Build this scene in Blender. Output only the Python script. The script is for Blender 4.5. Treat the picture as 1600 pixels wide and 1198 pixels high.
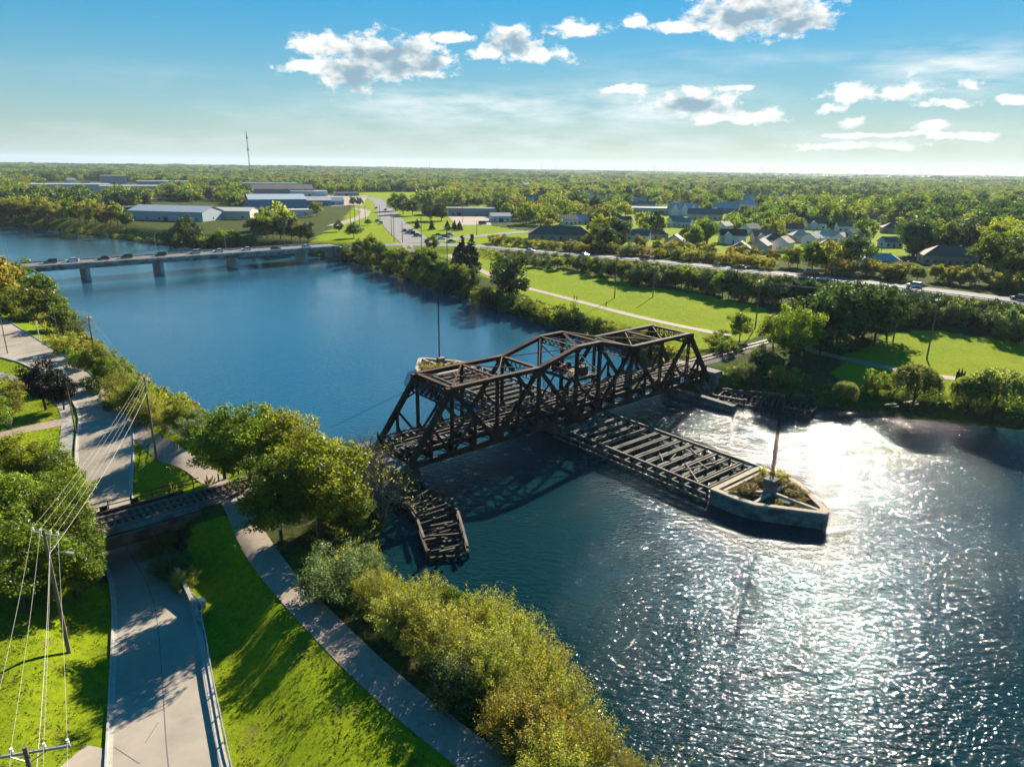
import bpy, bmesh, math, random
import numpy as np
from mathutils import Vector, Matrix, Euler
for o in list(bpy.data.objects):
    bpy.data.objects.remove(o)
S = bpy.context.scene
COL = S.collection
R = math.radians

# ------------------------------------------------------------------ camera
CAM_H = 42.0
CF, CP, CR = 1077.07, 0.301975, 0.0142606          # focal (px of 1600), pitch, roll
_F = np.array([0, math.cos(CP), -math.sin(CP)])
_U = np.array([0, math.sin(CP), math.cos(CP)])
_R = np.array([1., 0, 0])
_R2 = _R*math.cos(CR)+_U*math.sin(CR)
_U2 = -_R*math.sin(CR)+_U*math.cos(CR)
cam = bpy.data.cameras.new('camera')
cam.sensor_width = 36; cam.sensor_fit = 'HORIZONTAL'; cam.lens = 36*CF/1600
cam.clip_start = 0.5; cam.clip_end = 60000
camo = bpy.data.objects.new('camera', cam); COL.objects.link(camo)
camo.matrix_world = Matrix(((_R2[0], _U2[0], -_F[0], 0), (_R2[1], _U2[1], -_F[1], 0), (_R2[2], _U2[2], -_F[2], CAM_H), (0, 0, 0, 1)))
S.camera = camo

# ------------------------------------------------------------------ sun, sky, exposure
SUN_AZ, SUN_EL = 25.0, 26.0
SUN_STRENGTH = 5.0
SKY_STRENGTH = 0.10
SKY_SAT = 1.55
S.view_settings.view_transform = 'Standard'; S.view_settings.look = 'None'
S.view_settings.exposure = 1.62; S.view_settings.gamma = 1
S.cycles.use_denoising = True
S.cycles.max_bounces = 6; S.cycles.transparent_max_bounces = 6; S.cycles.diffuse_bounces = 3
S.cycles.glossy_bounces = 3; S.cycles.transmission_bounces = 3; S.cycles.volume_bounces = 0
S.cycles.sample_clamp_indirect = 4
sl = bpy.data.lights.new('sun', 'SUN'); sl.energy = SUN_STRENGTH; sl.angle = R(0.5); sl.color = (1, .90, .72)
so = bpy.data.objects.new('sun', sl); COL.objects.link(so)
sd = Vector((math.sin(R(SUN_AZ))*math.cos(R(SUN_EL)), math.cos(R(SUN_AZ))*math.cos(R(SUN_EL)), math.sin(R(SUN_EL))))
so.rotation_euler = sd.to_track_quat('Z', 'Y').to_euler(); so.location = (0, 0, 300)

def raydir(px, py):
    d = _F*CF+_R2*(px-800)+_U2*(599-py)
    return d/np.linalg.norm(d)

def world():
    w = bpy.data.worlds.new('World'); S.world = w; w.use_nodes = True
    nt = w.node_tree; N = nt.nodes; L = nt.links
    bg = N['Background']; bg.inputs[1].default_value = SKY_STRENGTH
    sky = N.new('ShaderNodeTexSky'); sky.sky_type = 'NISHITA'; sky.sun_disc = False
    sky.sun_elevation = R(SUN_EL); sky.sun_rotation = R(SUN_AZ)
    sky.air_density = 1.0; sky.dust_density = 0.0; sky.ozone_density = 3.0; sky.altitude = 0
    hs = N.new('ShaderNodeHueSaturation'); hs.inputs['Saturation'].default_value = SKY_SAT; hs.inputs['Value'].default_value = .56
    hs.inputs['Hue'].default_value = 0.488
    # soft shoulder: the glare round the sun is rolled off, as the photograph's exposure does
    bw = N.new('ShaderNodeRGBToBW'); L.new(sky.outputs[0], bw.inputs[0])
    q0 = N.new('ShaderNodeMath'); q0.operation = 'MULTIPLY_ADD'; L.new(bw.outputs[0], q0.inputs[0]); q0.inputs[1].default_value = .24; q0.inputs[2].default_value = .65
    q1 = N.new('ShaderNodeMath'); q1.operation = 'DIVIDE'; q1.inputs[0].default_value = 1.; L.new(q0.outputs[0], q1.inputs[1])
    vs_ = N.new('ShaderNodeVectorMath'); vs_.operation = 'SCALE'; L.new(sky.outputs[0], vs_.inputs[0]); L.new(q1.outputs[0], vs_.inputs['Scale'])
    L.new(vs_.outputs[0], hs.inputs['Color'])
    tc = N.new('ShaderNodeTexCoord')
    sp = N.new('ShaderNodeSeparateXYZ'); L.new(tc.outputs['Generated'], sp.inputs[0])
    def m(op, a, b=None, c=None, clamp=False):
        n = N.new('ShaderNodeMath'); n.operation = op; n.use_clamp = clamp
        for i, v in enumerate((a, b, c)):
            if v is None: continue
            if isinstance(v, (int, float)): n.inputs[i].default_value = v
            else: L.new(v, n.inputs[i])
        return n.outputs[0]
    az = m('ARCTAN2', sp.outputs[0], sp.outputs[1])
    el = m('ARCSINE', sp.outputs[2])
    pv = N.new('ShaderNodeCombineXYZ'); L.new(az, pv.inputs[0]); L.new(el, pv.inputs[1])
    # lay of the clouds: direction (from the picture's own angles), half sizes, strength
    C = [(600, 80, 102, 24, 1), (555, 110, 62, 26, 1), (485, 104, 56, 9, 1), (520, 70, 70, 14, 1), (640, 98, 60, 22, 1), (697, 58, 42, 8, 1),
         (800, 66, 38, 24, 1), (842, 85, 54, 10, 1), (770, 84, 32, 12, 1), (900, 42, 44, 11, 1), (990, 35, 18, 10, .9),
         (1170, 20, 92, 28, 1), (1068, 42, 46, 8, 1), (1243, 30, 56, 20, 1), (1150, 45, 60, 8, 1),
         (1085, 165, 72, 17, .95), (1150, 183, 68, 9, 1), (1085, 145, 34, 8, .9), (1323, 144, 36, 9, 1), (1412, 137, 46, 10, 1), (1490, 161, 40, 4, .9),
         (1530, 127, 17, 6, .9), (1458, 198, 26, 5, .9), (1498, 213, 50, 5, .9), (1370, 210, 90, 3, .8), (1340, 228, 90, 5, .8), (1330, 187, 22, 5, .7),
         (1157, 134, 24, 3, .8), (980, 140, 30, 5, .8), (1297, 169, 18, 5, .8), (1592, 158, 22, 5, .8), (1700, 140, 60, 14, 1), (1850, 60, 90, 22, 1), (1780, 200, 80, 6, .8),
         (150, -60, 140, 26, 1), (-250, 60, 120, 24, 1), (-400, 170, 120, 10, .9), (700, -160, 130, 30, 1), (1400, -200, 160, 36, 1), (2300, 150, 90, 12, 1)]
    def warp(scale, amt, src):
        n = N.new('ShaderNodeTexNoise'); n.inputs['Scale'].default_value = scale; n.inputs['Detail'].default_value = 5
        L.new(src, n.inputs['Vector'])
        s = N.new('ShaderNodeVectorMath'); s.operation = 'SUBTRACT'; L.new(n.outputs['Color'], s.inputs[0]); s.inputs[1].default_value = (.5, .5, .5)
        k = N.new('ShaderNodeVectorMath'); k.operation = 'MULTIPLY_ADD'; L.new(s.outputs[0], k.inputs[0]); k.inputs[1].default_value = (amt, amt*.45, 0); L.new(src, k.inputs[2])
        return k.outputs[0]
    wv = warp(16, .05, pv.outputs[0])
    acc = None; accs = None
    for (px, py, hw, hh, st) in C:
        d = raydir(px, py); a0 = math.atan2(d[0], d[1]); e0 = math.asin(d[2])
        k = 1/CF*math.cos(a0)**1.2
        ax = hw*k*1.25+.004; ay = hh/CF*1.3+.002
        s = N.new('ShaderNodeVectorMath'); s.operation = 'SUBTRACT'; L.new(wv, s.inputs[0]); s.inputs[1].default_value = (a0, e0, 0)
        q = N.new('ShaderNodeVectorMath'); q.operation = 'MULTIPLY'; L.new(s.outputs[0], q.inputs[0]); q.inputs[1].default_value = (1/ax, 1/ay, 0)
        ln = N.new('ShaderNodeVectorMath'); ln.operation = 'LENGTH'; L.new(q.outputs[0], ln.inputs[0])
        v = m('MULTIPLY_ADD', ln.outputs['Value'], -st, st)
        acc = v if acc is None else m('SMOOTH_MAX', acc, v, .12)
        if hh >= 16:
            s2 = N.new('ShaderNodeVectorMath'); s2.operation = 'SUBTRACT'; L.new(wv, s2.inputs[0]); s2.inputs[1].default_value = (a0, e0-ay*.10, 0)
            q2 = N.new('ShaderNodeVectorMath'); q2.operation = 'MULTIPLY'; L.new(s2.outputs[0], q2.inputs[0]); q2.inputs[1].default_value = (1.5/ax, 1.7/ay, 0)
            l2 = N.new('ShaderNodeVectorMath'); l2.operation = 'LENGTH'; L.new(q2.outputs[0], l2.inputs[0])
            v2 = m('SUBTRACT', 1, l2.outputs['Value'])
            accs = v2 if accs is None else m('MAXIMUM', accs, v2)
    mp = N.new('ShaderNodeMapping'); L.new(pv.outputs[0], mp.inputs['Vector']); mp.inputs['Scale'].default_value = (1, 1.6, 1)
    nz = N.new('ShaderNodeTexNoise'); nz.inputs['Scale'].default_value = 34; nz.inputs['Detail'].default_value = 9; nz.inputs['Roughness'].default_value = .62
    L.new(mp.outputs[0], nz.inputs['Vector'])
    dens = m('MULTIPLY_ADD', m('SUBTRACT', nz.outputs[0], .5), 2.3, acc)
    mask = N.new('ShaderNodeMapRange'); mask.interpolation_type = 'SMOOTHSTEP'; L.new(dens, mask.inputs[0]); mask.inputs[1].default_value = .14; mask.inputs[2].default_value = .62
    # cirrus veils
    V = [(760, 172, 290, 24, 1.3), (520, 190, 200, 14, .4), (1000, 170, 200, 34, 1.1), (1500, 108, 120, 26, 1.3), (400, 182, 90, 14, .5), (1350, 215, 260, 20, .6), (700, 205, 300, 18, .5), (250, 120, 240, 14, .2), (1200, 90, 300, 12, .35), (900, 222, 380, 14, .8), (300, 215, 300, 12, .4)]
    mp2 = N.new('ShaderNodeMapping'); L.new(pv.outputs[0], mp2.inputs['Vector']); mp2.inputs['Scale'].default_value = (1, 5, 1); mp2.inputs['Rotation'].default_value = (0, 0, .04)
    n2 = N.new('ShaderNodeTexNoise'); n2.inputs['Scale'].default_value = 9; n2.inputs['Detail'].default_value = 7; n2.inputs['Roughness'].default_value = .6
    L.new(mp2.outputs[0], n2.inputs['Vector'])
    va = None
    for (px, py, hw, hh, st) in V:
        d = raydir(px, py); a0 = math.atan2(d[0], d[1]); e0 = math.asin(d[2])
        s = N.new('ShaderNodeVectorMath'); s.operation = 'SUBTRACT'; L.new(wv, s.inputs[0]); s.inputs[1].default_value = (a0, e0, 0)
        q = N.new('ShaderNodeVectorMath'); q.operation = 'MULTIPLY'; L.new(s.outputs[0], q.inputs[0]); q.inputs[1].default_value = (CF/hw/1.2, CF/hh/1.6, 0)
        ln = N.new('ShaderNodeVectorMath'); ln.operation = 'LENGTH'; L.new(q.outputs[0], ln.inputs[0])
        v = m('MULTIPLY_ADD', ln.outputs['Value'], -st, st, clamp=True)
        va = v if va is None else m('MAXIMUM', va, v)
    n2r = N.new('ShaderNodeMapRange'); L.new(n2.outputs[0], n2r.inputs[0]); n2r.inputs[1].default_value = .36; n2r.inputs[2].default_value = .66
    veil = m('MULTIPLY', va, n2r.outputs[0])
    # thickness shading of the cumulus
    nz3 = N.new('ShaderNodeTexNoise'); nz3.inputs['Scale'].default_value = 40; nz3.inputs['Detail'].default_value = 8; L.new(mp.outputs[0], nz3.inputs['Vector'])
    th = m('MULTIPLY_ADD', m('SUBTRACT', nz3.outputs[0], .5), 2.4, accs)
    sh = N.new('ShaderNodeMapRange'); sh.interpolation_type = 'SMOOTHSTEP'; L.new(th, sh.inputs[0]); sh.inputs[1].default_value = -.25; sh.inputs[2].default_value = .85
    cc = N.new('ShaderNodeMix'); cc.data_type = 'RGBA'; L.new(sh.outputs[0], cc.inputs[0])
    cc.inputs[6].default_value = (3.6, 3.6, 3.4, 1); cc.inputs[7].default_value = (.95, 1.45, 1.8, 1)
    hz = m('MULTIPLY', m('EXPONENT', m('MULTIPLY', m('ABSOLUTE', el), -15.)), .55)
    hc = N.new('ShaderNodeMix'); hc.data_type = 'RGBA'; ha = N.new('ShaderNodeMapRange'); L.new(az, ha.inputs[0]); ha.inputs[1].default_value = -.6; ha.inputs[2].default_value = .6; L.new(ha.outputs[0], hc.inputs[0])
    hc.inputs[6].default_value = (1.2, 2.1, 2.6, 1); hc.inputs[7].default_value = (2.3, 2.7, 2.55, 1)
    m0 = N.new('ShaderNodeMix'); m0.data_type = 'RGBA'; L.new(hz, m0.inputs[0]); L.new(hs.outputs[0], m0.inputs[6]); L.new(hc.outputs[2], m0.inputs[7])
    m1 = N.new('ShaderNodeMix'); m1.data_type = 'RGBA'; L.new(veil, m1.inputs[0]); L.new(m0.outputs[2], m1.inputs[6]); m1.inputs[7].default_value = (2.8, 3.1, 3.15, 1)
    m2 = N.new('ShaderNodeMix'); m2.data_type = 'RGBA'; L.new(mask.outputs[0], m2.inputs[0]); L.new(m1.outputs[2], m2.inputs[6]); L.new(cc.outputs[2], m2.inputs[7])
    L.new(m2.outputs[2], bg.inputs[0])
world()

# ------------------------------------------------------------------ helpers
def material(name, c1, c2=None, scale=3., rough=.8, bump=0., bscale=None, metal=0., spec=.3, detail=5, contrast=1., coords='Object', c3=None, s3=.2):
    m = bpy.data.materials.new(name); m.use_nodes = True
    nt = m.node_tree; N = nt.nodes; L = nt.links
    b = N['Principled BSDF']; b.inputs['Roughness'].default_value = rough; b.inputs['Metallic'].default_value = metal
    b.inputs['Specular IOR Level'].default_value = spec
    b.inputs['Base Color'].default_value = (*c1, 1)
    if c2 is not None or bump:
        tc = N.new('ShaderNodeTexCoord'); src = tc.outputs[coords]
        if coords == 'World':
            pass
    if c2 is not None:
        n = N.new('ShaderNodeTexNoise'); n.inputs['Scale'].default_value = scale; n.inputs['Detail'].default_value = detail; n.inputs['Roughness'].default_value = .65
        L.new(src, n.inputs['Vector'])
        r = N.new('ShaderNodeMapRange'); L.new(n.outputs[0], r.inputs[0])
        r.inputs[1].default_value = .5-.2/contrast; r.inputs[2].default_value = .5+.2/contrast
        x = N.new('ShaderNodeMix'); x.data_type = 'RGBA'; L.new(r.outputs[0], x.inputs[0]); x.inputs[6].default_value = (*c1, 1); x.inputs[7].default_value = (*c2, 1)
        out = x.outputs[2]
        if c3 is not None:
            n3 = N.new('ShaderNodeTexNoise'); n3.inputs['Scale'].default_value = s3; n3.inputs['Detail'].default_value = 4; L.new(src, n3.inputs['Vector'])
            r3 = N.new('ShaderNodeMapRange'); L.new(n3.outputs[0], r3.inputs[0]); r3.inputs[1].default_value = .45; r3.inputs[2].default_value = .65
            x3 = N.new('ShaderNodeMix'); x3.data_type = 'RGBA'; L.new(r3.outputs[0], x3.inputs[0]); L.new(out, x3.inputs[6]); x3.inputs[7].default_value = (*c3, 1)
            out = x3.outputs[2]
        L.new(out, b.inputs['Base Color'])
    if bump:
        n = N.new('ShaderNodeTexNoise'); n.inputs['Scale'].default_value = bscale or scale*3; n.inputs['Detail'].default_value = 4
        L.new(src, n.inputs['Vector'])
        bp = N.new('ShaderNodeBump'); bp.inputs['Strength'].default_value = 1; bp.inputs['Distance'].default_value = bump
        L.new(n.outputs[0], bp.inputs['Height']); L.new(bp.outputs[0], b.inputs['Normal'])
    return m

def mesh_np(name, V, F, mats=(), midx=None, attrs=None, smooth=False):
    """V (n,3), F (m,k) all faces with k corners"""
    me = bpy.data.meshes.new(name); V = np.asarray(V, dtype=np.float32); F = np.asarray(F, dtype=np.int32)
    m_, k = F.shape
    me.vertices.add(len(V)); me.vertices.foreach_set('co', V.ravel())
    me.loops.add(m_*k); me.loops.foreach_set('vertex_index', F.ravel())
    me.polygons.add(m_); me.polygons.foreach_set('loop_start', np.arange(0, m_*k, k, dtype=np.int32))
    for mt in mats: me.materials.append(mt)
    if midx is not None: me.polygons.foreach_set('material_index', np.asarray(midx, dtype=np.int32))
    if smooth: me.polygons.foreach_set('use_smooth', np.ones(m_, dtype=bool))
    me.update(calc_edges=True)
    if attrs:
        for an, (dom, arr) in attrs.items():
            a = me.attributes.new(an, 'FLOAT', dom); a.data.foreach_set('value', np.asarray(arr, dtype=np.float32))
    return me

def link(name, me, parent=None, loc=(0, 0, 0), rz=0, scale=None):
    o = bpy.data.objects.new(name, me); COL.objects.link(o); o.location = loc; o.rotation_euler = (0, 0, rz)
    if scale is not None: o.scale = scale if hasattr(scale, '__len__') else (scale,)*3
    if parent is not None: o.parent = parent
    return o
def tag(o, label=None, cat=None, group=None, kind=None):
    if label: o['label'] = label
    if cat: o['category'] = cat
    if group: o['group'] = group
    if kind: o['kind'] = kind
    return o
def empty(name, loc=(0, 0, 0), rz=0, **k):
    return tag(link(name, None, None, loc, rz), **k)
def copy_tree(o, loc, rz=None, scale=None, **k):
    c = o.copy(); COL.objects.link(c); c.location = loc
    if rz is not None: c.rotation_euler = (0, 0, rz)
    if scale is not None: c.scale = scale if hasattr(scale, '__len__') else (scale,)*3
    for ch in o.children:
        d = ch.copy(); COL.objects.link(d); d.parent = c
        for g in ch.children:
            f = g.copy(); COL.objects.link(f); f.parent = d
    return tag(c, **k)

class MB:
    def __init__(s): s.v = []; s.f = []; s.m = []
    def add(s, vs, fs, m=0):
        b = len(s.v); s.v += [tuple(map(float, p)) for p in vs]; s.f += [tuple(b+i for i in f) for f in fs]; s.m += [m]*len(fs); return s
    def frame(s, o, X, Y, Z, m=0):      # box centred at o with half vectors
        o, X, Y, Z = map(Vector, (o, X, Y, Z))
        vs = [o+X*a+Y*b+Z*c for c in (-1, 1) for b in (-1, 1) for a in (-1, 1)]
        return s.add(vs, [(0, 2, 3, 1), (4, 5, 7, 6), (0, 1, 5, 4), (2, 6, 7, 3), (0, 4, 6, 2), (1, 3, 7, 5)], m)
    def box(s, c, sz, rz=0, m=0):
        ca, sa = math.cos(rz), math.sin(rz)
        return s.frame(c, (ca*sz[0]/2, sa*sz[0]/2, 0), (-sa*sz[1]/2, ca*sz[1]/2, 0), (0, 0, sz[2]/2), m)
    def beam(s, p, q, w, h, m=0, up=(0, 0, 1)):     # w sideways, h upwards
        p, q = Vector(p), Vector(q); d = q-p
        if d.length < 1e-6: return s
        t = d.normalized(); u = Vector(up)
        if abs(t.dot(u)) > .98: u = Vector((1, 0, 0))
        sdir = t.cross(u).normalized(); u2 = sdir.cross(t)
        return s.frame((p+q)/2, d/2, sdir*w/2, u2*h/2, m)
    def tube(s, pts, r, n=6, m=0, cap=True):
        pts = [Vector(p) for p in pts]; rs = r if hasattr(r, '__len__') else [r]*len(pts)
        b = len(s.v)
        for i, p in enumerate(pts):
            t = (pts[min(i+1, len(pts)-1)]-pts[max(i-1, 0)]).normalized()
            u = Vector((0, 0, 1)) if abs(t.z) < .9 else Vector((1, 0, 0))
            a = t.cross(u).normalized(); c = t.cross(a)
            for k in range(n):
                an = 2*math.pi*k/n; q = p+(a*math.cos(an)+c*math.sin(an))*rs[i]; s.v.append(tuple(q))
        for i in range(len(pts)-1):
            for k in range(n):
                s.f.append((b+i*n+k, b+i*n+(k+1) % n, b+(i+1)*n+(k+1) % n, b+(i+1)*n+k)); s.m.append(m)
        if cap:
            s.f.append(tuple(b+k for k in range(n))[::-1]); s.m.append(m)
            s.f.append(tuple(b+(len(pts)-1)*n+k for k in range(n))); s.m.append(m)
        return s
    def prism(s, poly, z0, z1, m=0):
        n = len(poly); z0s = z0 if hasattr(z0, '__len__') else [z0]*n; z1s = z1 if hasattr(z1, '__len__') else [z1]*n
        vs = [(p[0], p[1], z0s[i]) for i, p in enumerate(poly)]+[(p[0], p[1], z1s[i]) for i, p in enumerate(poly)]
        fs = [tuple(range(n))[::-1], tuple(range(n, 2*n))]+[(i, (i+1) % n, n+(i+1) % n, n+i) for i in range(n)]
        return s.add(vs, fs, m)
    def mesh(s, name, mats, smooth=False):
        me = bpy.data.meshes.new(name); me.from_pydata(s.v, [], s.f)
        if not hasattr(mats, '__len__'): mats = [mats]
        for mt in mats: me.materials.append(mt)
        me.polygons.foreach_set('material_index', s.m)
        if smooth: me.polygons.foreach_set('use_smooth', [True]*len(s.f))
        me.update(); return me
    def build(s, name, mats, parent=None, loc=(0, 0, 0), rz=0, smooth=False):
        return link(name, s.mesh(name, mats, smooth), parent, loc, rz)

# ------------------------------------------------------------------ the lie of the land
def at0(px, py, z=0.):
    d = _F*CF+_R2*(px-800)+_U2*(599-py); t = (z-CAM_H)/d[2]; return (d*t)[:2]
def project(P):
    P = np.atleast_2d(P)-[0, 0, CAM_H]; d = P@_F
    return np.c_[800+CF*(P@_R2)/d, 599-CF*(P@_U2)/d, d]

BC = np.array([9.4853, 111.208]); BT = .70566                        # swing bridge pivot and axis
BE = np.array([math.cos(BT), math.sin(BT)]); BN = np.array([-BE[1], BE[0]])
def buv(u, v): return BC+BE*u+BN*v

WEST = [(-900, 830), (-520, 520), (-300, 340)]+[tuple(at0(*p)) for p in [(40, 466), (70, 480), (110, 520), (150, 560), (195, 600), (240, 635), (275, 652), (330, 672), (420, 690), (530, 690)]]\
    + [tuple(buv(-36, 5.5)), tuple(buv(-35, 2)), tuple(buv(-35, -5.5))]+[tuple(at0(*p)) for p in [(612, 800), (595, 840), (600, 885), (660, 930), (740, 972), (810, 1012), (862, 1060), (905, 1120), (930, 1180), (1010, 1240)]]+[(28, 22), (60, -10), (120, -80), (200, -200)]
EAST = [(-1300, 1300), (-760, 880), (-480, 600)]+[tuple(at0(*p)) for p in [(0, 352), (60, 357), (130, 366), (200, 375), (262, 384), (330, 389), (420, 398), (520, 402), (560, 412), (600, 425), (650, 443), (700, 458), (750, 474), (800, 492), (850, 508), (900, 520), (960, 540)]]\
    + [tuple(buv(35, 5)), tuple(buv(34.5, -3)), tuple(buv(41, -9))]+[tuple(at0(*p)) for p in [(1280, 636), (1350, 645), (1420, 655), (1500, 664), (1600, 673), (1750, 685), (1900, 700)]]+[(200, 90), (330, 20), (500, -200)]
WATER = np.array(WEST+EAST[::-1])

def seg_dist(P, A, closed=False):
    """distance of points P to a polyline, index of the nearest segment, its parameter, signed side"""
    P = np.asarray(P, float); A = np.asarray(A, float)
    B = np.roll(A, -1, 0) if closed else A[1:]; A0 = A if closed else A[:-1]
    best = np.full(len(P), 1e18); idx = np.zeros(len(P), int); tt = np.zeros(len(P)); sd_ = np.zeros(len(P))
    for i in range(len(A0)):
        d = B[i]-A0[i]; l = d@d
        r = P-A0[i]; t = np.clip((r@d)/max(l, 1e-9), 0, 1); q = r-t[:, None]*d; dd = (q*q).sum(1)
        k = dd < best; best[k] = dd[k]; idx[k] = i; tt[k] = t[k]; sd_[k] = np.sign(d[0]*r[k, 1]-d[1]*r[k, 0])
    return np.sqrt(best), idx, tt, sd_
def inside(P, poly):
    P = np.asarray(P, float); x, y = P[:, 0], P[:, 1]; c = np.zeros(len(P), bool); n = len(poly)
    for i in range(n):
        x1, y1 = poly[i-1]; x2, y2 = poly[i]
        if y1 == y2: continue
        k = ((y1 > y) != (y2 > y)) & (x < (x2-x1)*(y-y1)/(y2-y1)+x1); c ^= k
    return c
def sstep(t): t = np.clip(t, 0, 1); return t*t*(3-2*t)

def line(pts, z): return [tuple(at0(p[0], p[1], p[2] if len(p) > 2 else z)) for p in pts]
# street that dips under the railway: left and right edges (photo px, height)
ST_L = line([(165, 1290, 2.9), (167, 1198, 2.5), (172, 1100, 1.8), (177, 1000, 1.0), (178, 950, .6), (172, 900, .3), (148, 850, .2), (130, 800, .3), (124, 770, .6), (119, 720, 1.7), (120, 690, 2.2), (126, 660, 2.9), (121, 640, 3.2), (106, 612, 3.5), (70, 585, 3.6), (30, 566, 3.6), (-40, 548, 3.6), (-140, 520, 3.6)], 0)
ST_R = line([(385, 1290, 2.9), (351, 1198, 2.5), (334, 1100, 1.8), (316, 1000, 1.0), (304, 950, .6), (274, 900, .3), (234, 850, .2), (210, 800, .3), (204, 770, .6), (207, 720, 1.7), (208, 690, 2.2), (206, 665, 2.9), (190, 645, 3.2), (162, 602, 3.5), (120, 567, 3.6), (78, 543, 3.6), (0, 494, 3.6), (-70, 455, 3.6)], 0)
ST_Z = [2.9, 2.5, 1.8, 1.0, .6, .3, .2, .3, .6, 1.7, 2.2, 2.9, 3.2, 3.5, 3.6, 3.6, 3.6, 3.6]
ST_C = [((a[0]+b[0])/2, (a[1]+b[1])/2) for a, b in zip(ST_L, ST_R)]
ST_W = [min(math.dist(a, b)/2, 4.6) for a, b in zip(ST_L, ST_R)]
HWY = line([(520, 383), (575, 383), (640, 382), (700, 383), (740, 384), (800, 390), (900, 398), (1000, 406), (1100, 416), (1200, 426), (1300, 436), (1400, 447), (1500, 459), (1600, 472), (1720, 489), (1900, 516)], 6.2)
RAILW = [tuple(buv(-34.5, 0)), tuple(buv(-175, 0))]; RAILE = [tuple(buv(34.5, 0)), tuple(buv(75, 0)), tuple(buv(110, 1)), tuple(buv(200, 14))]
_STP = np.array(ST_C)

def heights(P):
    P = np.asarray(P, float)
    d, _, _, _ = seg_dist(P, WATER, closed=True); ins = inside(P, WATER); d = np.where(ins, -d, d)
    h = np.where(d < 0, np.maximum(d*.5, -1.9), 3.3*sstep(d/9+.06)-.03)
    x, y = P[:, 0], P[:, 1]
    land = sstep(d/6)
    h = h+land*(.25*np.sin(x*.11+y*.07)+.2*np.sin(x*.05-y*.09+1.)+.3)*.6
    # railway banks
    for rl, hh in ((RAILW, 3.95), (RAILE, 3.95)):
        q, _, _, _ = seg_dist(P, rl); k = 1-sstep((q-4.6)/4.0)
        k = np.where(d > -1, k, 0)*sstep((d+2.2)/2.)
        h = h*(1-k)+np.maximum(h, hh)*k
    # higher ground at and beyond the highway (east of the canal)
    q, _, _, s = seg_dist(P, HWY); east = (s > 0)
    far = (y > 395) | ((x < -88) & (y > 340))
    r = np.where(east | far, 1., 1-sstep((q-6)/13.))
    r = np.where(y > 150, r, r*sstep((y-60)/90))
    r = r*np.where(far & ~east, sstep((d-4)/60), sstep((d-2)/12))
    r = np.where((x < -90) & (y < 330), 0, r)
    h = h+r*np.maximum(6.15-h, 0)
    # the dipping street
    near = (x > -200) & (x < 60) & (y > 10) & (y < 230)
    if near.any():
        Q = P[near]; q, i, t, _ = seg_dist(Q, _STP)
        zc = np.array(ST_Z); wc = np.array(ST_W); z = zc[i]*(1-t)+zc[i+1]*t; w = wc[i]*(1-t)+wc[i+1]*t
        uq = (Q-BC)@BE; vq = (Q-BC)@BN
        steep = np.where((abs(vq) < 7), 1.2, 5.5)
        k = (1-sstep((q-w-.9)/steep))*sstep((d[near]-.5)/3)
        hn = h[near]; h[near] = hn*(1-k)+z*k
    return h
def ht(x, y): return float(heights(np.array([[x, y]]))[0])
def at(px, py, zofs=0.):
    z = 3.3
    for _ in range(14):
        p = at0(px, py, z); z = .5*z+.5*(ht(*p)+zofs)
    p = at0(px, py, z); return np.array([p[0], p[1], ht(*p)])

# ------------------------------------------------------------------ materials of the setting
LAWN_PX = [
    [(755, 402), (830, 415), (900, 424), (975, 441), (1100, 461), (1200, 482), (1210, 520), (1150, 535), (1100, 552), (1040, 540), (1000, 520), (900, 492), (830, 466), (770, 440), (730, 420)],
    [(1330, 552), (1390, 520), (1445, 515), (1600, 535), (1900, 560), (1950, 730), (1600, 672), (1420, 655), (1340, 640), (1300, 575)],
    [(470, 385), (530, 350), (550, 325), (560, 300), (680, 300), (640, 330), (700, 335), (760, 352), (870, 368), (860, 380), (780, 392), (775, 410), (735, 420), (690, 402), (640, 400), (585, 400), (540, 395)],
    [(-300, 330), (0, 340), (120, 348), (268, 368), (268, 382), (180, 368), (80, 356), (-300, 342)],
    [(0, 440), (35, 470), (105, 555), (150, 590), (200, 640), (300, 690), (380, 740), (360, 790), (420, 850), (520, 985), (620, 1080), (780, 1198), (900, 1400), (-300, 1400), (-600, 900), (-300, 600), (-200, 430)],
    [(828, 322), (1420, 322), (1420, 402), (1180, 402), (1000, 384), (850, 380)], [(730, 318), (760, 318), (760, 335), (735, 335)], [(1412, 372), (1432, 372), (1432, 388), (1412, 388)],
]
def axis(parts):
    out = []
    for a, b, st in parts: out += list(np.arange(a, b, st))
    return np.array(out)
def grow(a, b, st, g=1.13):
    out = []; x = a; s_ = st
    while x < b: out.append(x); x += s_; s_ *= g
    return out+[b]
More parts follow.
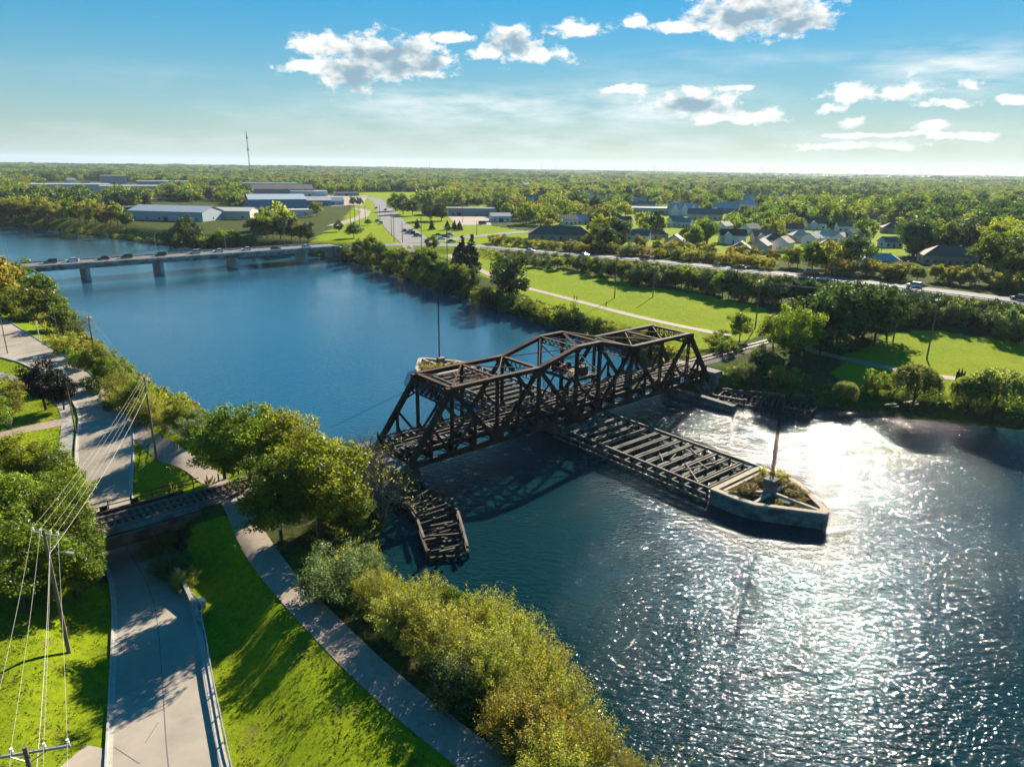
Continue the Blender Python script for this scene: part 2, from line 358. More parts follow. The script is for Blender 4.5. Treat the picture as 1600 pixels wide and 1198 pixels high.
def ground():
    xs = np.array([-v for v in grow(300, 16000, 6)][::-1]+list(np.arange(-296, -95, 3.5))+list(np.arange(-92, 30, 1.25))+list(np.arange(31, 200, 2.5))+list(np.arange(204, 330, 5))+grow(334, 16000, 8))
    ys = np.array([-v for v in grow(200, 3000, 30, 1.4)][::-1]+list(np.arange(-190, 12, 9))+list(np.arange(14, 125, 1.25))+list(np.arange(126, 420, 3))+list(np.arange(426, 700, 8))+grow(708, 17000, 10))
    X, Y = np.meshgrid(xs, ys); P = np.c_[X.ravel(), Y.ravel()]
    Z = heights(P)
    fy = P[:, 1]; far = sstep((np.hypot(P[:, 0], P[:, 1])-1500)/3000)
    Z = Z+far*(4+5*np.sin(P[:, 0]*.0011)*np.sin(P[:, 1]*.0007+1))
    nx, ny = len(xs), len(ys); i = np.arange(nx*ny).reshape(ny, nx)
    F = np.stack([i[:-1, :-1], i[:-1, 1:], i[1:, 1:], i[1:, :-1]], -1).reshape(-1, 4)
    pj = project(np.c_[P, Z]); law = np.zeros(len(P))
    ok = pj[:, 2] > 20
    for poly in LAWN_PX: law = np.maximum(law, np.where(ok & inside(pj[:, :2], poly), 1., 0))
    law[(~ok) & (P[:, 0] < 10)] = 1
    d, _, _, _ = seg_dist(P, WATER, closed=True)
    law *= sstep((d-3.5)/3)
    west = P[:, 0] < 15
    dq, _, _, _ = seg_dist(P, RAILW); law *= sstep((dq-3.6)/1.2)
    me = mesh_np('ground', np.c_[P, Z], F, [M['ground']], attrs={'lawn': ('POINT', law)}, smooth=True)
    return tag(link('ground', me), kind='structure')

M = {}
def ground_material():
    m = bpy.data.materials.new('ground'); m.use_nodes = True; nt = m.node_tree; N = nt.nodes; L = nt.links
    b = N['Principled BSDF']; b.inputs['Roughness'].default_value = 1; b.inputs['Specular IOR Level'].default_value = .02
    tc = N.new('ShaderNodeTexCoord'); O = tc.outputs['Object']
    def noise(s, d=5, r=.6):
        n = N.new('ShaderNodeTexNoise'); n.inputs['Scale'].default_value = s; n.inputs['Detail'].default_value = d; n.inputs['Roughness'].default_value = r; L.new(O, n.inputs['Vector']); return n.outputs[0]
    def rng(v, a, b_, c=0, d=1):
        r = N.new('ShaderNodeMapRange'); L.new(v, r.inputs[0]); r.inputs[1].default_value = a; r.inputs[2].default_value = b_; r.inputs[3].default_value = c; r.inputs[4].default_value = d; return r.outputs[0]
    def mix(f, a, c):
        x = N.new('ShaderNodeMix'); x.data_type = 'RGBA'; L.new(f, x.inputs[0])
        for i, v in ((6, a), (7, c)):
            if isinstance(v, tuple): x.inputs[i].default_value = (*v, 1)
            else: L.new(v, x.inputs[i])
        return x.outputs[2]
    fine = noise(9, 6, .75); mid = noise(.9, 5); big = noise(.09, 4); blade = noise(34, 3, .7)
    g = mix(rng(mid, .35, .65), (.165, .235, .006), (.285, .35, .007))
    g = mix(rng(fine, .4, .72), g, (.060, .105, .008))
    g = mix(rng(big, .47, .68), g, (.215, .26, .012))
    g = mix(rng(noise(2.6, 7, .8), .50, .66, 0, .8), g, (.045, .085, .006))
    g = mix(rng(noise(.35, 6, .7), .58, .70), g, (.15, .13, .035))
    g = mix(rng(blade, .52, .75, 0, .6), g, (.27, .30, .03))
    rr = mix(rng(noise(1.7, 6, .7), .38, .62), (.022, .030, .008), (.085, .085, .028))
    rr = mix(rng(noise(.2, 5), .48, .62), rr, (.05, .085, .012))
    at_ = N.new('ShaderNodeAttribute'); at_.attribute_name = 'lawn'
    ad = N.new('ShaderNodeMath'); ad.operation = 'ADD'; L.new(at_.outputs['Fac'], ad.inputs[0]); L.new(rng(noise(1.3, 5), .3, .7, -.3, .3), ad.inputs[1])
    c = mix(rng(ad.outputs[0], .45, .62), rr, g)
    L.new(c, b.inputs['Base Color'])
    bp = N.new('ShaderNodeBump'); bp.inputs['Distance'].default_value = .12; bp.inputs['Strength'].default_value = .8
    s_ = N.new('ShaderNodeMath'); s_.operation = 'ADD'; L.new(fine, s_.inputs[0]); L.new(blade, s_.inputs[1]); L.new(s_.outputs[0], bp.inputs['Height']); L.new(bp.outputs[0], b.inputs['Normal'])
    # grass lets some of the low sun through its blades
    tr = N.new('ShaderNodeBsdfTranslucent'); L.new(c, tr.inputs[0])
    out = N['Material Output']
    L.new(b.outputs[0], out.inputs[0])
    return m
M['ground'] = ground_material()
M['asphalt'] = material('asphalt', (.30, .255, .205), (.225, .195, .16), .7, .9, .01, 40, c3=(.33, .285, .235), s3=.12, detail=8, spec=.1)
M['asphalt_dark'] = material('asphalt_dark', (.10, .095, .09), (.15, .14, .13), .5, .8, .01, 30)
M['highway'] = material('highway_asphalt', (.20, .19, .18), (.15, .145, .14), .4, .9, .01, 20, spec=.12)
M['path'] = material('path_gravel', (.30, .235, .18), (.20, .16, .13), 1.6, .9, .015, 30, detail=8)
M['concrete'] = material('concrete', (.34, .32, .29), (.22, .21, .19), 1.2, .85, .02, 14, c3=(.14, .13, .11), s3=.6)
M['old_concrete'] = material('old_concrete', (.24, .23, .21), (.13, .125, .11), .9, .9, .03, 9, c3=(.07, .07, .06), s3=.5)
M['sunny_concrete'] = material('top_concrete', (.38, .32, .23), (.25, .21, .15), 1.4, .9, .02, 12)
M['kerb'] = material('kerb', (.40, .37, .33), (.28, .26, .23), 2., .85, .01, 30)
M['ballast'] = material('ballast', (.17, .14, .125), (.07, .06, .055), 5, .95, .06, 14)
M['steel'] = material('rusty_steel', (.034, .017, .011), (.10, .040, .020), 1.1, .8, .01, 8, spec=.15, c3=(.018, .012, .010), s3=.3)
M['steel_top'] = M['steel']
M['rail'] = material('rail_steel', (.12, .075, .05), (.2, .14, .1), 2., .45, metal=.6)
M['timber'] = material('weathered_timber', (.085, .066, .05), (.17, .14, .11), 1.5, .85, .02, 10, c3=(.035, .028, .022), s3=.5)
M['dark_timber'] = material('wet_timber', (.022, .017, .013), (.05, .038, .028), 1.2, .8, .02, 8)
M['pole_wood'] = material('pole_wood', (.19, .15, .105), (.12, .095, .07), 2., .9, .01, 14)
M['galv'] = material('galvanised_metal', (.42, .42, .42), (.3, .3, .3), 4, .45, metal=.5)
M['wire'] = material('bare_cable', (.44, .41, .36), rough=.6, metal=0., spec=.2)
M['white'] = material('white_paint', (.72, .72, .7), (.6, .6, .58), 3, .6)
M['black'] = material('black_rubber', (.018, .018, .018), rough=.7)
M['glass'] = material('dark_glass', (.02, .025, .03), rough=.08, spec=.8)

def water_material():
    m = bpy.data.materials.new('water'); m.use_nodes = True; nt = m.node_tree; N = nt.nodes; L = nt.links
    b = N['Principled BSDF']; b.inputs['IOR'].default_value = 1.333; b.inputs['Roughness'].default_value = .045
    tc = N.new('ShaderNodeTexCoord'); O = tc.outputs['Object']
    mp = N.new('ShaderNodeMapping'); L.new(O, mp.inputs[0]); mp.inputs['Rotation'].default_value = (0, 0, R(28)); mp.inputs['Scale'].default_value = (1, 2.1, 1)
    def noise(v, s, d=3, r=.55):
        n = N.new('ShaderNodeTexNoise'); n.inputs['Scale'].default_value = s; n.inputs['Detail'].default_value = d; n.inputs['Roughness'].default_value = r; L.new(v, n.inputs['Vector']); return n.outputs[0]
    big = noise(O, .018, 4)
    cr = N.new('ShaderNodeMix'); cr.data_type = 'RGBA'; L.new(big, cr.inputs[0]); cr.inputs[6].default_value = (.002, .016, .026, 1); cr.inputs[7].default_value = (.003, .026, .028, 1)
    # the breeze: strong ripples south of the swing bridge, sheltered and smoother north of it
    sp = N.new('ShaderNodeSeparateXYZ'); L.new(O, sp.inputs[0])
    def m2(op, a, c, d=None):
        n = N.new('ShaderNodeMath'); n.operation = op
        for i, v in enumerate((a, c, d)):
            if v is None: continue
            if isinstance(v, (int, float)): n.inputs[i].default_value = v
            else: L.new(v, n.inputs[i])
        return n.outputs[0]
    v = m2('SUBTRACT', m2('MULTIPLY', m2('SUBTRACT', sp.outputs[0], float(BC[0])), float(-BE[1])), m2('MULTIPLY', m2('SUBTRACT', sp.outputs[1], float(BC[1])), float(-BE[0])))
    r = N.new('ShaderNodeMapRange'); r.interpolation_type = 'SMOOTHSTEP'; L.new(v, r.inputs[0]); r.inputs[1].default_value = -12; r.inputs[2].default_value = 30; r.inputs[3].default_value = 1.0; r.inputs[4].default_value = .20
    gust = N.new('ShaderNodeMapRange'); L.new(noise(O, .03, 3), gust.inputs[0]); gust.inputs[1].default_value = .35; gust.inputs[2].default_value = .65; gust.inputs[3].default_value = .75; gust.inputs[4].default_value = 1.15
    amp = m2('MULTIPLY', r.outputs[0], gust.outputs[0])
    sky_tint = N.new('ShaderNodeMix'); sky_tint.data_type = 'RGBA'; L.new(r.outputs[0], sky_tint.inputs[0]); sky_tint.inputs[6].default_value = (.020, .088, .150, 1); L.new(cr.outputs[2], sky_tint.inputs[7]); L.new(sky_tint.outputs[2], b.inputs['Base Color'])  # bright sky reflection north of the bridge put into the base colour
    spz = N.new('ShaderNodeMapRange'); L.new(r.outputs[0], spz.inputs[0]); spz.inputs[1].default_value = .15; spz.inputs[2].default_value = 1; spz.inputs[3].default_value = .8; spz.inputs[4].default_value = .13; L.new(spz.outputs[0], b.inputs['Specular IOR Level'])
    w1 = noise(mp.outputs[0], .95, 2, .5); w2 = noise(mp.outputs[0], 2.3, 2, .5); w3 = noise(O, 6, 1, .5)
    hsum = m2('ADD', m2('MULTIPLY', w1, .55), m2('ADD', m2('MULTIPLY', w2, .24), m2('MULTIPLY', w3, .045)))
    hh = m2('MULTIPLY', hsum, amp)
    bp = N.new('ShaderNodeBump'); bp.inputs['Strength'].default_value = 1; bp.inputs['Distance'].default_value = WAVE; L.new(hh, bp.inputs['Height']); L.new(bp.outputs[0], b.inputs['Normal'])
    return m
WAVE = .42
M['water'] = water_material()

def ribbon(name, Lp, Rp, mat, zo=.05, step=1.5, nx=5, label=None, thick=None):
    Lp = np.array(Lp, float)[:, :2]; Rp = np.array(Rp, float)[:, :2]
    cs = np.r_[0, np.cumsum(np.hypot(*(((Lp+Rp)/2)[1:]-((Lp+Rp)/2)[:-1]).T))]
    n = max(2, int(cs[-1]/step)); t = np.linspace(0, cs[-1], n)
    # smooth the traced edge a little
    def rs(A): return np.c_[np.interp(t, cs, A[:, 0]), np.interp(t, cs, A[:, 1])]
    Ls, Rs_ = rs(Lp), rs(Rp)
    for _ in range(int(6/step)):
        for A in (Ls, Rs_): A[1:-1] = .5*A[1:-1]+.25*(A[2:]+A[:-2])
    s_ = np.linspace(0, 1, nx)[None, :, None]
    P = (Ls[:, None]*(1-s_)+Rs_[:, None]*s_).reshape(-1, 2)
    Z = heights(P)+zo
    i = np.arange(n*nx).reshape(n, nx); F = np.stack([i[:-1, :-1], i[:-1, 1:], i[1:, 1:], i[1:, :-1]], -1).reshape(-1, 4)
    me = mesh_np(name, np.c_[P, Z], F, [mat], smooth=True)
    if me.polygons[0].normal.z < 0: me.flip_normals()
    return tag(link(name, me), kind='structure'), np.c_[Ls, heights(Ls)], np.c_[Rs_, heights(Rs_)]
def offset(C, w):
    C = np.array(C, float)[:, :2]; T = np.gradient(C, axis=0); T /= np.linalg.norm(T, axis=1)[:, None]+1e-9; Nn = np.c_[-T[:, 1], T[:, 0]]
    w = np.asarray(w, float); w = w[:, None] if w.ndim else w
    return C+Nn*w/2, C-Nn*w/2
STRIPS = []
def strip(name, C, w, mat, **k):
    if name in ('trail', 'driveway', 'sidewalk'): STRIPS.append((np.array(C, float)[:, :2], w/2))
    a, b = offset(C, w); return ribbon(name, a, b, mat, **k)
def gpts(pts): return [tuple(at(*p)[:2]) for p in pts]

def setting():
    ground()
    wm = mesh_np('water', [(-2500, -600, 0), (1500, -600, 0), (1500, 2500, 0), (-2500, 2500, 0)], [(0, 1, 2, 3)], [M['water']])
    tag(link('water', wm), kind='structure')
    _, le, re = ribbon('street', ST_L, ST_R, M['asphalt'], zo=.05, step=1.2, nx=7)
    # kerbs and gutter
    for E, sgn in ((le, 1), (re, -1)):
        mb = MB(); A = E[:, :2]; T = np.gradient(A, axis=0); T /= np.linalg.norm(T, axis=1)[:, None]; Nn = np.c_[-T[:, 1], T[:, 0]]*sgn
        Z = heights(A)
        sec = [(.30, .06), (.30, .07), (0, .08), (-.02, .2), (-.17, .2), (-.19, -.1)]
        rings = [[(A[i, 0]-Nn[i, 0]*a, A[i, 1]-Nn[i, 1]*a, Z[i]+b) for a, b in sec] for i in range(len(A))]
        vs = [p for r_ in rings for p in r_]; k = len(sec)
        fs = [(i*k+j, i*k+j+1, (i+1)*k+j+1, (i+1)*k+j) for i in range(len(A)-1) for j in range(k-1)]
        o = mb.add(vs, fs).build('kerb', M['kerb']); tag(o, kind='structure')
    trail_n = gpts([(196, 652), (215, 672), (240, 692), (275, 712), (312, 733), (345, 757), (362, 777), (372, 790), (378, 806), (392, 835), (415, 872), (445, 912), (485, 955), (533, 1004), (580, 1050), (640, 1103), (700, 1150), (770, 1202), (850, 1262)])
    strip('trail', trail_n, 2.9, M['path'], zo=.05)
    strip('driveway', gpts([(-40, 690), (20, 676), (60, 667), (108, 656)]), 3.0, M['path'], zo=.04)
    strip('driveway', gpts([(60, 1290), (120, 1222), (176, 1172)]), 4.6, M['asphalt'], zo=.04)
    strip('sidewalk', gpts([(98, 722), (102, 700), (105, 680), (107, 655), (101, 637), (90, 620), (74, 608), (40, 596), (-20, 580)]), 1.7, M['concrete'], zo=.06)
    strip('trail', gpts([(700, 398), (730, 412), (770, 432), (830, 452), (900, 470), (980, 491), (1060, 509), (1140, 525)]), 3.0, M['path'], zo=.06)
    strip('trail', gpts([(1215, 535), (1270, 548), (1330, 563), (1400, 578), (1480, 590), (1600, 606), (1760, 625), (1950, 650)]), 3.0, M['path'], zo=.06)
    strip('road', HWY[1:], 11.5, M['highway'], zo=.10, step=3, nx=7)
    strip('road', gpts([(652, 380), (640, 370), (622, 355), (607, 338), (600, 325), (594, 316), (580, 309), (545, 305)]), [16, 17, 17, 16, 15, 14, 13, 11], M['highway'], zo=.14, step=6)
    strip('road', gpts([(690, 378), (720, 372), (760, 368), (800, 364), (850, 361), (900, 363)]), 9, M['highway'], zo=.14, step=4)
    strip('road', gpts([(520, 353), (545, 346), (566, 339), (572, 331), (560, 326)]), 8, M['asphalt'], zo=.12, step=4)
    strip('path', gpts([(634, 382), (638, 388), (645, 400)]), 5, M['path'], zo=.12, step=3)
    ribbon('car_park', gpts([(700, 338), (712, 352)]), gpts([(762, 336), (768, 352)]), M['path'], zo=.12, step=3, nx=9)
    ribbon('yard', gpts([(470, 305), (480, 322)]), gpts([(575, 306), (565, 322)]), M['path'], zo=.12, step=6, nx=9)
    ribbon('car_park', gpts([(60, 300), (40, 312)]), gpts([(210, 302), (210, 314)]), M['path'], zo=.12, step=6, nx=9)

# ------------------------------------------------------------------ vegetation
def leaf_material(name, dark, light, warm, trans=.5, warm_amt=.3):
    m = bpy.data.materials.new(name); m.use_nodes = True; nt = m.node_tree; N = nt.nodes; L = nt.links
    N.remove(N['Principled BSDF'])
    a = N.new('ShaderNodeAttribute'); a.attribute_name = 'tint'
    oi = N.new('ShaderNodeObjectInfo')
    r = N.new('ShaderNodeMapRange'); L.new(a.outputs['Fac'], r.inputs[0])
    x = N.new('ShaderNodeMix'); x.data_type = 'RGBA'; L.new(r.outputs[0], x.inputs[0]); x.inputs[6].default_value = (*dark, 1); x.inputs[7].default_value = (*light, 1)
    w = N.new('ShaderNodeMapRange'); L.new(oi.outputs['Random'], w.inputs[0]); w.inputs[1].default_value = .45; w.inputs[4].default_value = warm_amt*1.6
    x2 = N.new('ShaderNodeMix'); x2.data_type = 'RGBA'; L.new(w.outputs[0], x2.inputs[0]); L.new(x.outputs[2], x2.inputs[6]); x2.inputs[7].default_value = (*warm, 1)
    wn = N.new('ShaderNodeTexWhiteNoise'); wn.noise_dimensions = '1D'; L.new(oi.outputs['Random'], wn.inputs['W'])
    hv = N.new('ShaderNodeMapRange'); L.new(wn.outputs[0], hv.inputs[0]); hv.inputs[3].default_value = .62; hv.inputs[4].default_value = 1.3
    hs = N.new('ShaderNodeHueSaturation'); L.new(hv.outputs[0], hs.inputs['Value']); L.new(x2.outputs[2], hs.inputs['Color'])
    d = N.new('ShaderNodeBsdfDiffuse'); L.new(hs.outputs[0], d.inputs[0])
    hs2 = N.new('ShaderNodeHueSaturation'); hs2.inputs['Value'].default_value = 1.7; hs2.inputs['Hue'].default_value = .487; L.new(hs.outputs[0], hs2.inputs['Color'])
    t = N.new('ShaderNodeBsdfTranslucent'); L.new(hs2.outputs[0], t.inputs[0])
    mx = N.new('ShaderNodeMixShader'); mx.inputs[0].default_value = trans; L.new(d.outputs[0], mx.inputs[1]); L.new(t.outputs[0], mx.inputs[2])
    g = N.new('ShaderNodeBsdfGlossy'); g.inputs['Roughness'].default_value = .42; g.inputs[0].default_value = (.7, .75, .8, 1)
    mg = N.new('ShaderNodeMixShader'); mg.inputs[0].default_value = .02; L.new(mx.outputs[0], mg.inputs[1]); L.new(g.outputs[0], mg.inputs[2])
    L.new(mg.outputs[0], N['Material Output'].inputs[0])
    return m
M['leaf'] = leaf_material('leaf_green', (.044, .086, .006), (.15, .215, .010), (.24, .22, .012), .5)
M['leaf_dark'] = leaf_material('leaf_dark_green', (.022, .050, .010), (.055, .10, .016), (.08, .10, .015), .38, .15)
M['leaf_maroon'] = leaf_material('leaf_maroon', (.012, .010, .008), (.028, .024, .014), (.03, .03, .012), .2, .1)
M['leaf_yellow'] = leaf_material('leaf_yellow_green', (.085, .12, .010), (.23, .22, .018), (.30, .21, .02), .5, .3)
M['leaf_olive'] = leaf_material('leaf_olive', (.075, .095, .010), (.25, .27, .025), (.30, .25, .035), .48, .3)
M['leaf_pale'] = leaf_material('leaf_pale_green', (.05, .085, .022), (.14, .19, .055), (.15, .18, .04), .4, .2)
M['leaf_willow'] = leaf_material('leaf_willow', (.08, .12, .018), (.24, .28, .045), (.25, .26, .04), .5, .1)
M['leaf_far'] = leaf_material('leaf_woodland', (.034, .080, .010), (.12, .195, .014), (.20, .20, .014), .5, .45)
M['needle'] = leaf_material('needle_green', (.010, .026, .010), (.026, .048, .014), (.03, .05, .012), .15, .1)
M['bark'] = material('bark', (.075, .058, .042), (.04, .032, .025), 3, .9, .02, 12)
M['grey_bark'] = material('grey_bark', (.17, .15, .13), (.10, .09, .08), 3, .9, .02, 12)
M['pale_bark'] = material('pale_bark', (.30, .27, .22), (.15, .13, .10), 3, .9, .02, 12)
M['reed'] = leaf_material('dry_grass', (.16, .13, .045), (.34, .27, .10), (.28, .25, .08), .4, .2)

def crown_arrays(rng, n_clump, n_leaf, leaf, rx=.34, rz=.36, zc=.62, clump=.12, style='round', flat=.0):
    """leaves of one crown of a tree 1 unit tall"""
    th = rng.uniform(0, 2*np.pi, n_clump); u = rng.uniform(-1, 1, n_clump)
    if style == 'cone':
        h = rng.beta(1.2, 1.8, n_clump); rad = (1-h)**.85*rx*rng.uniform(.55, 1.05, n_clump)
        C = np.c_[np.cos(th)*rad, np.sin(th)*rad, .08+h*.9]
        cr = clump*(.35+.75*(1-h))
    elif style == 'willow':
        rr = np.sqrt(rng.uniform(.05, 1, n_clump)); C = np.c_[np.cos(th)*rx*rr, np.sin(th)*rx*rr, zc+rz*np.sqrt(np.clip(1-rr**2, 0, 1))*.9]
        cr = np.full(n_clump, clump)
    elif style == 'wide':
        rr = np.sqrt(rng.uniform(0, 1, n_clump)); C = np.c_[np.cos(th)*rx*rr, np.sin(th)*rx*rr, zc+rz*np.sqrt(np.clip(1-rr**2, 0, 1))*rng.uniform(.2, 1, n_clump)]
        cr = clump*rng.uniform(.7, 1.3, n_clump)
    else:
        s = np.sqrt(1-u*u); d = np.c_[np.cos(th)*s, np.sin(th)*s, u]
        ph = rng.uniform(0, 6.28, 8)
        lobe = 1+.20*np.sin(3*th+ph[0]+2*u)+.17*np.sin(2*th+ph[1]-3*u)+.13*np.sin(5*th+ph[2]+4*u)
        rad = rng.uniform(.45, 1, n_clump)**.55*lobe
        C = d*rad[:, None]*[rx, rx, rz]; C[:, 2] = np.where(C[:, 2] < 0, C[:, 2]*.75, C[:, 2]); C[:, 2] += zc
        cr = clump*rng.uniform(.6, 1.4, n_clump)
    ctint = rng.uniform(0, 1, n_clump)
    w = cr**1.7; w /= w.sum(); ci = rng.choice(n_clump, n_leaf, p=w)
    g = rng.normal(0, 1, (n_leaf, 3)); g /= np.linalg.norm(g, axis=1)[:, None]+1e-9
    rr = rng.uniform(0, 1, n_leaf)**.45
    off = g*rr[:, None]*cr[ci][:, None]
    if style == 'willow':
        off[:, :2] *= .8; fall = rng.uniform(0, 1, n_leaf)**1.5
        off[:, 2] = -fall*(C[ci, 2]-.12)*(rng.uniform(.2, .9, n_clump)*np.clip(.45+1.1*np.hypot(C[:, 0], C[:, 1])/rx, 0, 1))[ci]+off[:, 2]*.4
        off[:, :2] += C[ci, :2]*(fall*.22)[:, None]
    elif style == 'cone': off[:, 2] *= .55
    else: off[:, 2] *= .75
    P = C[ci]+off
    if style == 'spray':      # leaves strung along arching stems that leave the root in a bundle
        s_ = rng.uniform(0, 1, n_leaf)**.7*.72+.34; tipd = C-np.array([0, 0, .04]); root = np.c_[C[:, 0]*.12, C[:, 1]*.12, np.full(n_clump, .03)]
        P = root[ci]+(C-root)[ci]*s_[:, None]; P[:, 2] += .10*np.sin(s_*2.6); P += g*rr[:, None]*(cr[ci]*(.25+.55*(1-abs(s_-.8))))[:, None]
    nrm = g*.9+rng.normal(0, .55, (n_leaf, 3))+[0, 0, .35]; nrm /= np.linalg.norm(nrm, axis=1)[:, None]
    a = np.cross(nrm, rng.normal(0, 1, (n_leaf, 3))); a /= np.linalg.norm(a, axis=1)[:, None]+1e-9; b = np.cross(nrm, a)
    sz = leaf*rng.uniform(.6, 1.35, n_leaf)[:, None]
    V = np.stack([P-a*sz, P-b*sz*.55, P+a*sz, P+b*sz*.55], 1).reshape(-1, 3)
    F = np.arange(n_leaf*4).reshape(-1, 4)
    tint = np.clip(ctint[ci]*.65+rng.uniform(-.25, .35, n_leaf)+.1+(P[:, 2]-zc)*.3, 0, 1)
    return V, F, tint, C, cr
def crown_mesh(name, seed, mat, n_clump, n_leaf, leaf, **k):
    rng = np.random.default_rng(seed); V, F, t, C, cr = crown_arrays(rng, n_clump, n_leaf, leaf, **k)
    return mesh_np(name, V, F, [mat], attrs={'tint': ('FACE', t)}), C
def trunk_mesh(name, seed, C, mat, r=.022, z1=.55, nl=9, stems=1, spread=.05, sub=0):
    rnd = random.Random(seed); mb = MB(); C = [c for c in C]
    if stems == 1:
        top = (rnd.uniform(-.03, .03), rnd.uniform(-.03, .03), z1)
        mid = (top[0]*.6+rnd.uniform(-.01, .01), top[1]*.6, z1*.5)
        mb.tube([(0, 0, -.06), (0, 0, .03), mid, top], [r*1.5, r, r*.8, r*.45], 7)
        starts = [mid, top, top, top]
    else:
        starts = []
        for i in range(stems):
            a = 6.283*i/stems+rnd.random(); e = (math.cos(a)*spread*3, math.sin(a)*spread*3, z1*rnd.uniform(.7, 1.1))
            mb.tube([(math.cos(a)*spread*.3, math.sin(a)*spread*.3, -.05), (math.cos(a)*spread*1.4, math.sin(a)*spread*1.4, z1*.4), e], [r, r*.7, r*.35], 5)
            starts.append(e)
    rnd.shuffle(C)
    for c in C[:nl]:
        s_ = starts[rnd.randrange(len(starts))]
        m_ = [(s_[j]*.45+c[j]*.55)+(.02 if j == 2 else rnd.uniform(-.02, .02)) for j in range(3)]
        mb.tube([s_, m_, c], [r*.42, r*.25, r*.08], 5)
        for _ in range(sub):
            e = [c[j]+rnd.uniform(-.12, .12) for j in range(3)]; mb.tube([m_, [(m_[j]+e[j])/2+rnd.uniform(-.02, .02) for j in range(3)], e], [r*.16, r*.1, r*.04], 3, cap=False)
    return mb.mesh(name, mat)

PROTO = {}
def proto(key, seed, mat, n_clump, n_leaf, leaf, bark='bark', tr={}, **k):
    cm, C = crown_mesh('crown', seed, M[mat], n_clump, n_leaf, leaf, **k)
    tm = trunk_mesh('trunk', seed, C, M[bark], **tr)
    PROTO[key] = (cm, tm); return PROTO[key]
def plant(name, key, loc, h, wid=1., rz=None, **k):
    cm, tm = PROTO[key]
    o = empty(name, loc, random.uniform(0, 6.28) if rz is None else rz)
    o.scale = (h*wid, h*wid, h)
    link('crown', cm, o); link('trunk', tm, o)
    return tag(o, **k)
def hwy_y(px): return float(np.interp(px, [770, 900, 1100, 1300, 1600, 1900], [390, 399, 418, 438, 473, 518]))
PLACED = []     # (x, y, r) ground already taken by a plant
def tree(kind, px, py, h, wid=1., name='tree', label=None, cat='tree', group=None, rz=None, at_world=None, sink=.1):
    p = at(px, py) if at_world is None else np.array([*at_world, ht(*at_world)])
    if at_world is None and 770 < px < 1750 and cat != 'none' and py > hwy_y(px)+4 and (px, py) != (800, 470):
        dep = project([p])[0, 2]; h = min(h, max(2.2, (py-hwy_y(px)-3)*dep/CF/.97))   # crowns here stay below the carriageway's edge
    PLACED.append((p[0], p[1], h*.22*wid))
    return plant(name, kind, (p[0], p[1], p[2]-sink), h, wid, rz, label=label, cat=cat, group=group)

def protos():
    T1 = dict(r=.020, z1=.42, nl=14)
    for i in range(4): proto('near%d' % i, 11+i, 'leaf', 120, 19000, .0150, rx=.37, rz=.38, zc=.58, clump=.105, tr=T1)
    proto('maroon', 31, 'leaf_maroon', 60, 12000, .019, rx=.42, rz=.36, zc=.60, clump=.13, tr=dict(r=.028, z1=.40, nl=10))
    proto('birch', 32, 'leaf_yellow', 60, 8000, .015, rx=.36, rz=.36, zc=.6, clump=.12, bark='pale_bark', tr=dict(r=.02, z1=.55, nl=16, stems=3, sub=2))
    for i in range(4): proto('shrub%d' % i, 41+i, ('leaf_olive', 'leaf_olive', 'leaf_yellow', 'leaf_olive')[i], 300, 17000, .0135, rx=.56, rz=.52, zc=.46, clump=.075, style='spray', tr=dict(r=.013, z1=.35, nl=40, stems=6, spread=.06, sub=3), bark='pale_bark')
    PROTO['gnear'] = PROTO['near1']
    for i in range(2): proto('pale%d' % i, 51+i, 'leaf_pale', 90, 13000, .018, rx=.52, rz=.45, zc=.45, clump=.14, tr=dict(r=.013, z1=.35, nl=20, stems=5))
    for i in range(4): proto('mid%d' % i, 61+i, 'leaf', 46, 3600, .030, rx=.34, rz=.37, zc=.58, clump=.14, tr=T1)
    for i in range(2): proto('mdark%d' % i, 71+i, 'leaf_dark', 46, 3400, .032, rx=.36, rz=.38, zc=.56, clump=.14, tr=T1)
    for i in range(3): proto('myel%d' % i, 81+i, 'leaf_yellow', 46, 3200, .032, rx=.42, rz=.38, zc=.52, clump=.14, tr=dict(r=.016, z1=.4, nl=9, stems=3))
    for i in range(3): proto('bush%d' % i, 91+i, ('leaf', 'leaf_pale', 'leaf_dark')[i], 36, 2400, .044, rx=.55, rz=.45, zc=.45, clump=.18, tr=dict(r=.016, z1=.35, nl=8, stems=4))
    for i in range(2): proto('ybush%d' % i, 96+i, ('leaf_yellow', 'leaf_olive')[i], 36, 2400, .044, rx=.58, rz=.45, zc=.44, clump=.18, tr=dict(r=.016, z1=.35, nl=8, stems=4))
    for i in range(2): proto('willow%d' % i, 101+i, 'leaf_willow', 190, 10000, .020, rx=.44, rz=.30, zc=.66, clump=.075, style='willow', tr=dict(r=.035, z1=.45, nl=12))
    for i in range(2): proto('spruce%d' % i, 111+i, 'needle', 110, 5200, .022, rx=.20, clump=.085, style='cone', tr=dict(r=.014, z1=.95, nl=3))
    proto('bare', 121, 'leaf_olive', 50, 700, .012, rx=.42, rz=.42, zc=.55, clump=.14, bark='grey_bark', tr=dict(r=.017, z1=.35, nl=50, stems=8, spread=.06, sub=9))
    proto('bareb', 122, 'leaf_olive', 50, 1500, .016, rx=.5, rz=.42, zc=.5, clump=.14, bark='bark', tr=dict(r=.012, z1=.3, nl=46, stems=7, spread=.06, sub=6))
    proto('tuft', 131, 'reed', 26, 1500, .05, rx=.5, rz=.4, zc=.4, clump=.2, bark='bark', tr=dict(r=.008, z1=.3, nl=4, stems=3))
    proto('gtuft', 132, 'leaf_yellow', 22, 900, .055, rx=.5, rz=.4, zc=.4, clump=.2, bark='bark', tr=dict(r=.01, z1=.3, nl=4, stems=3))

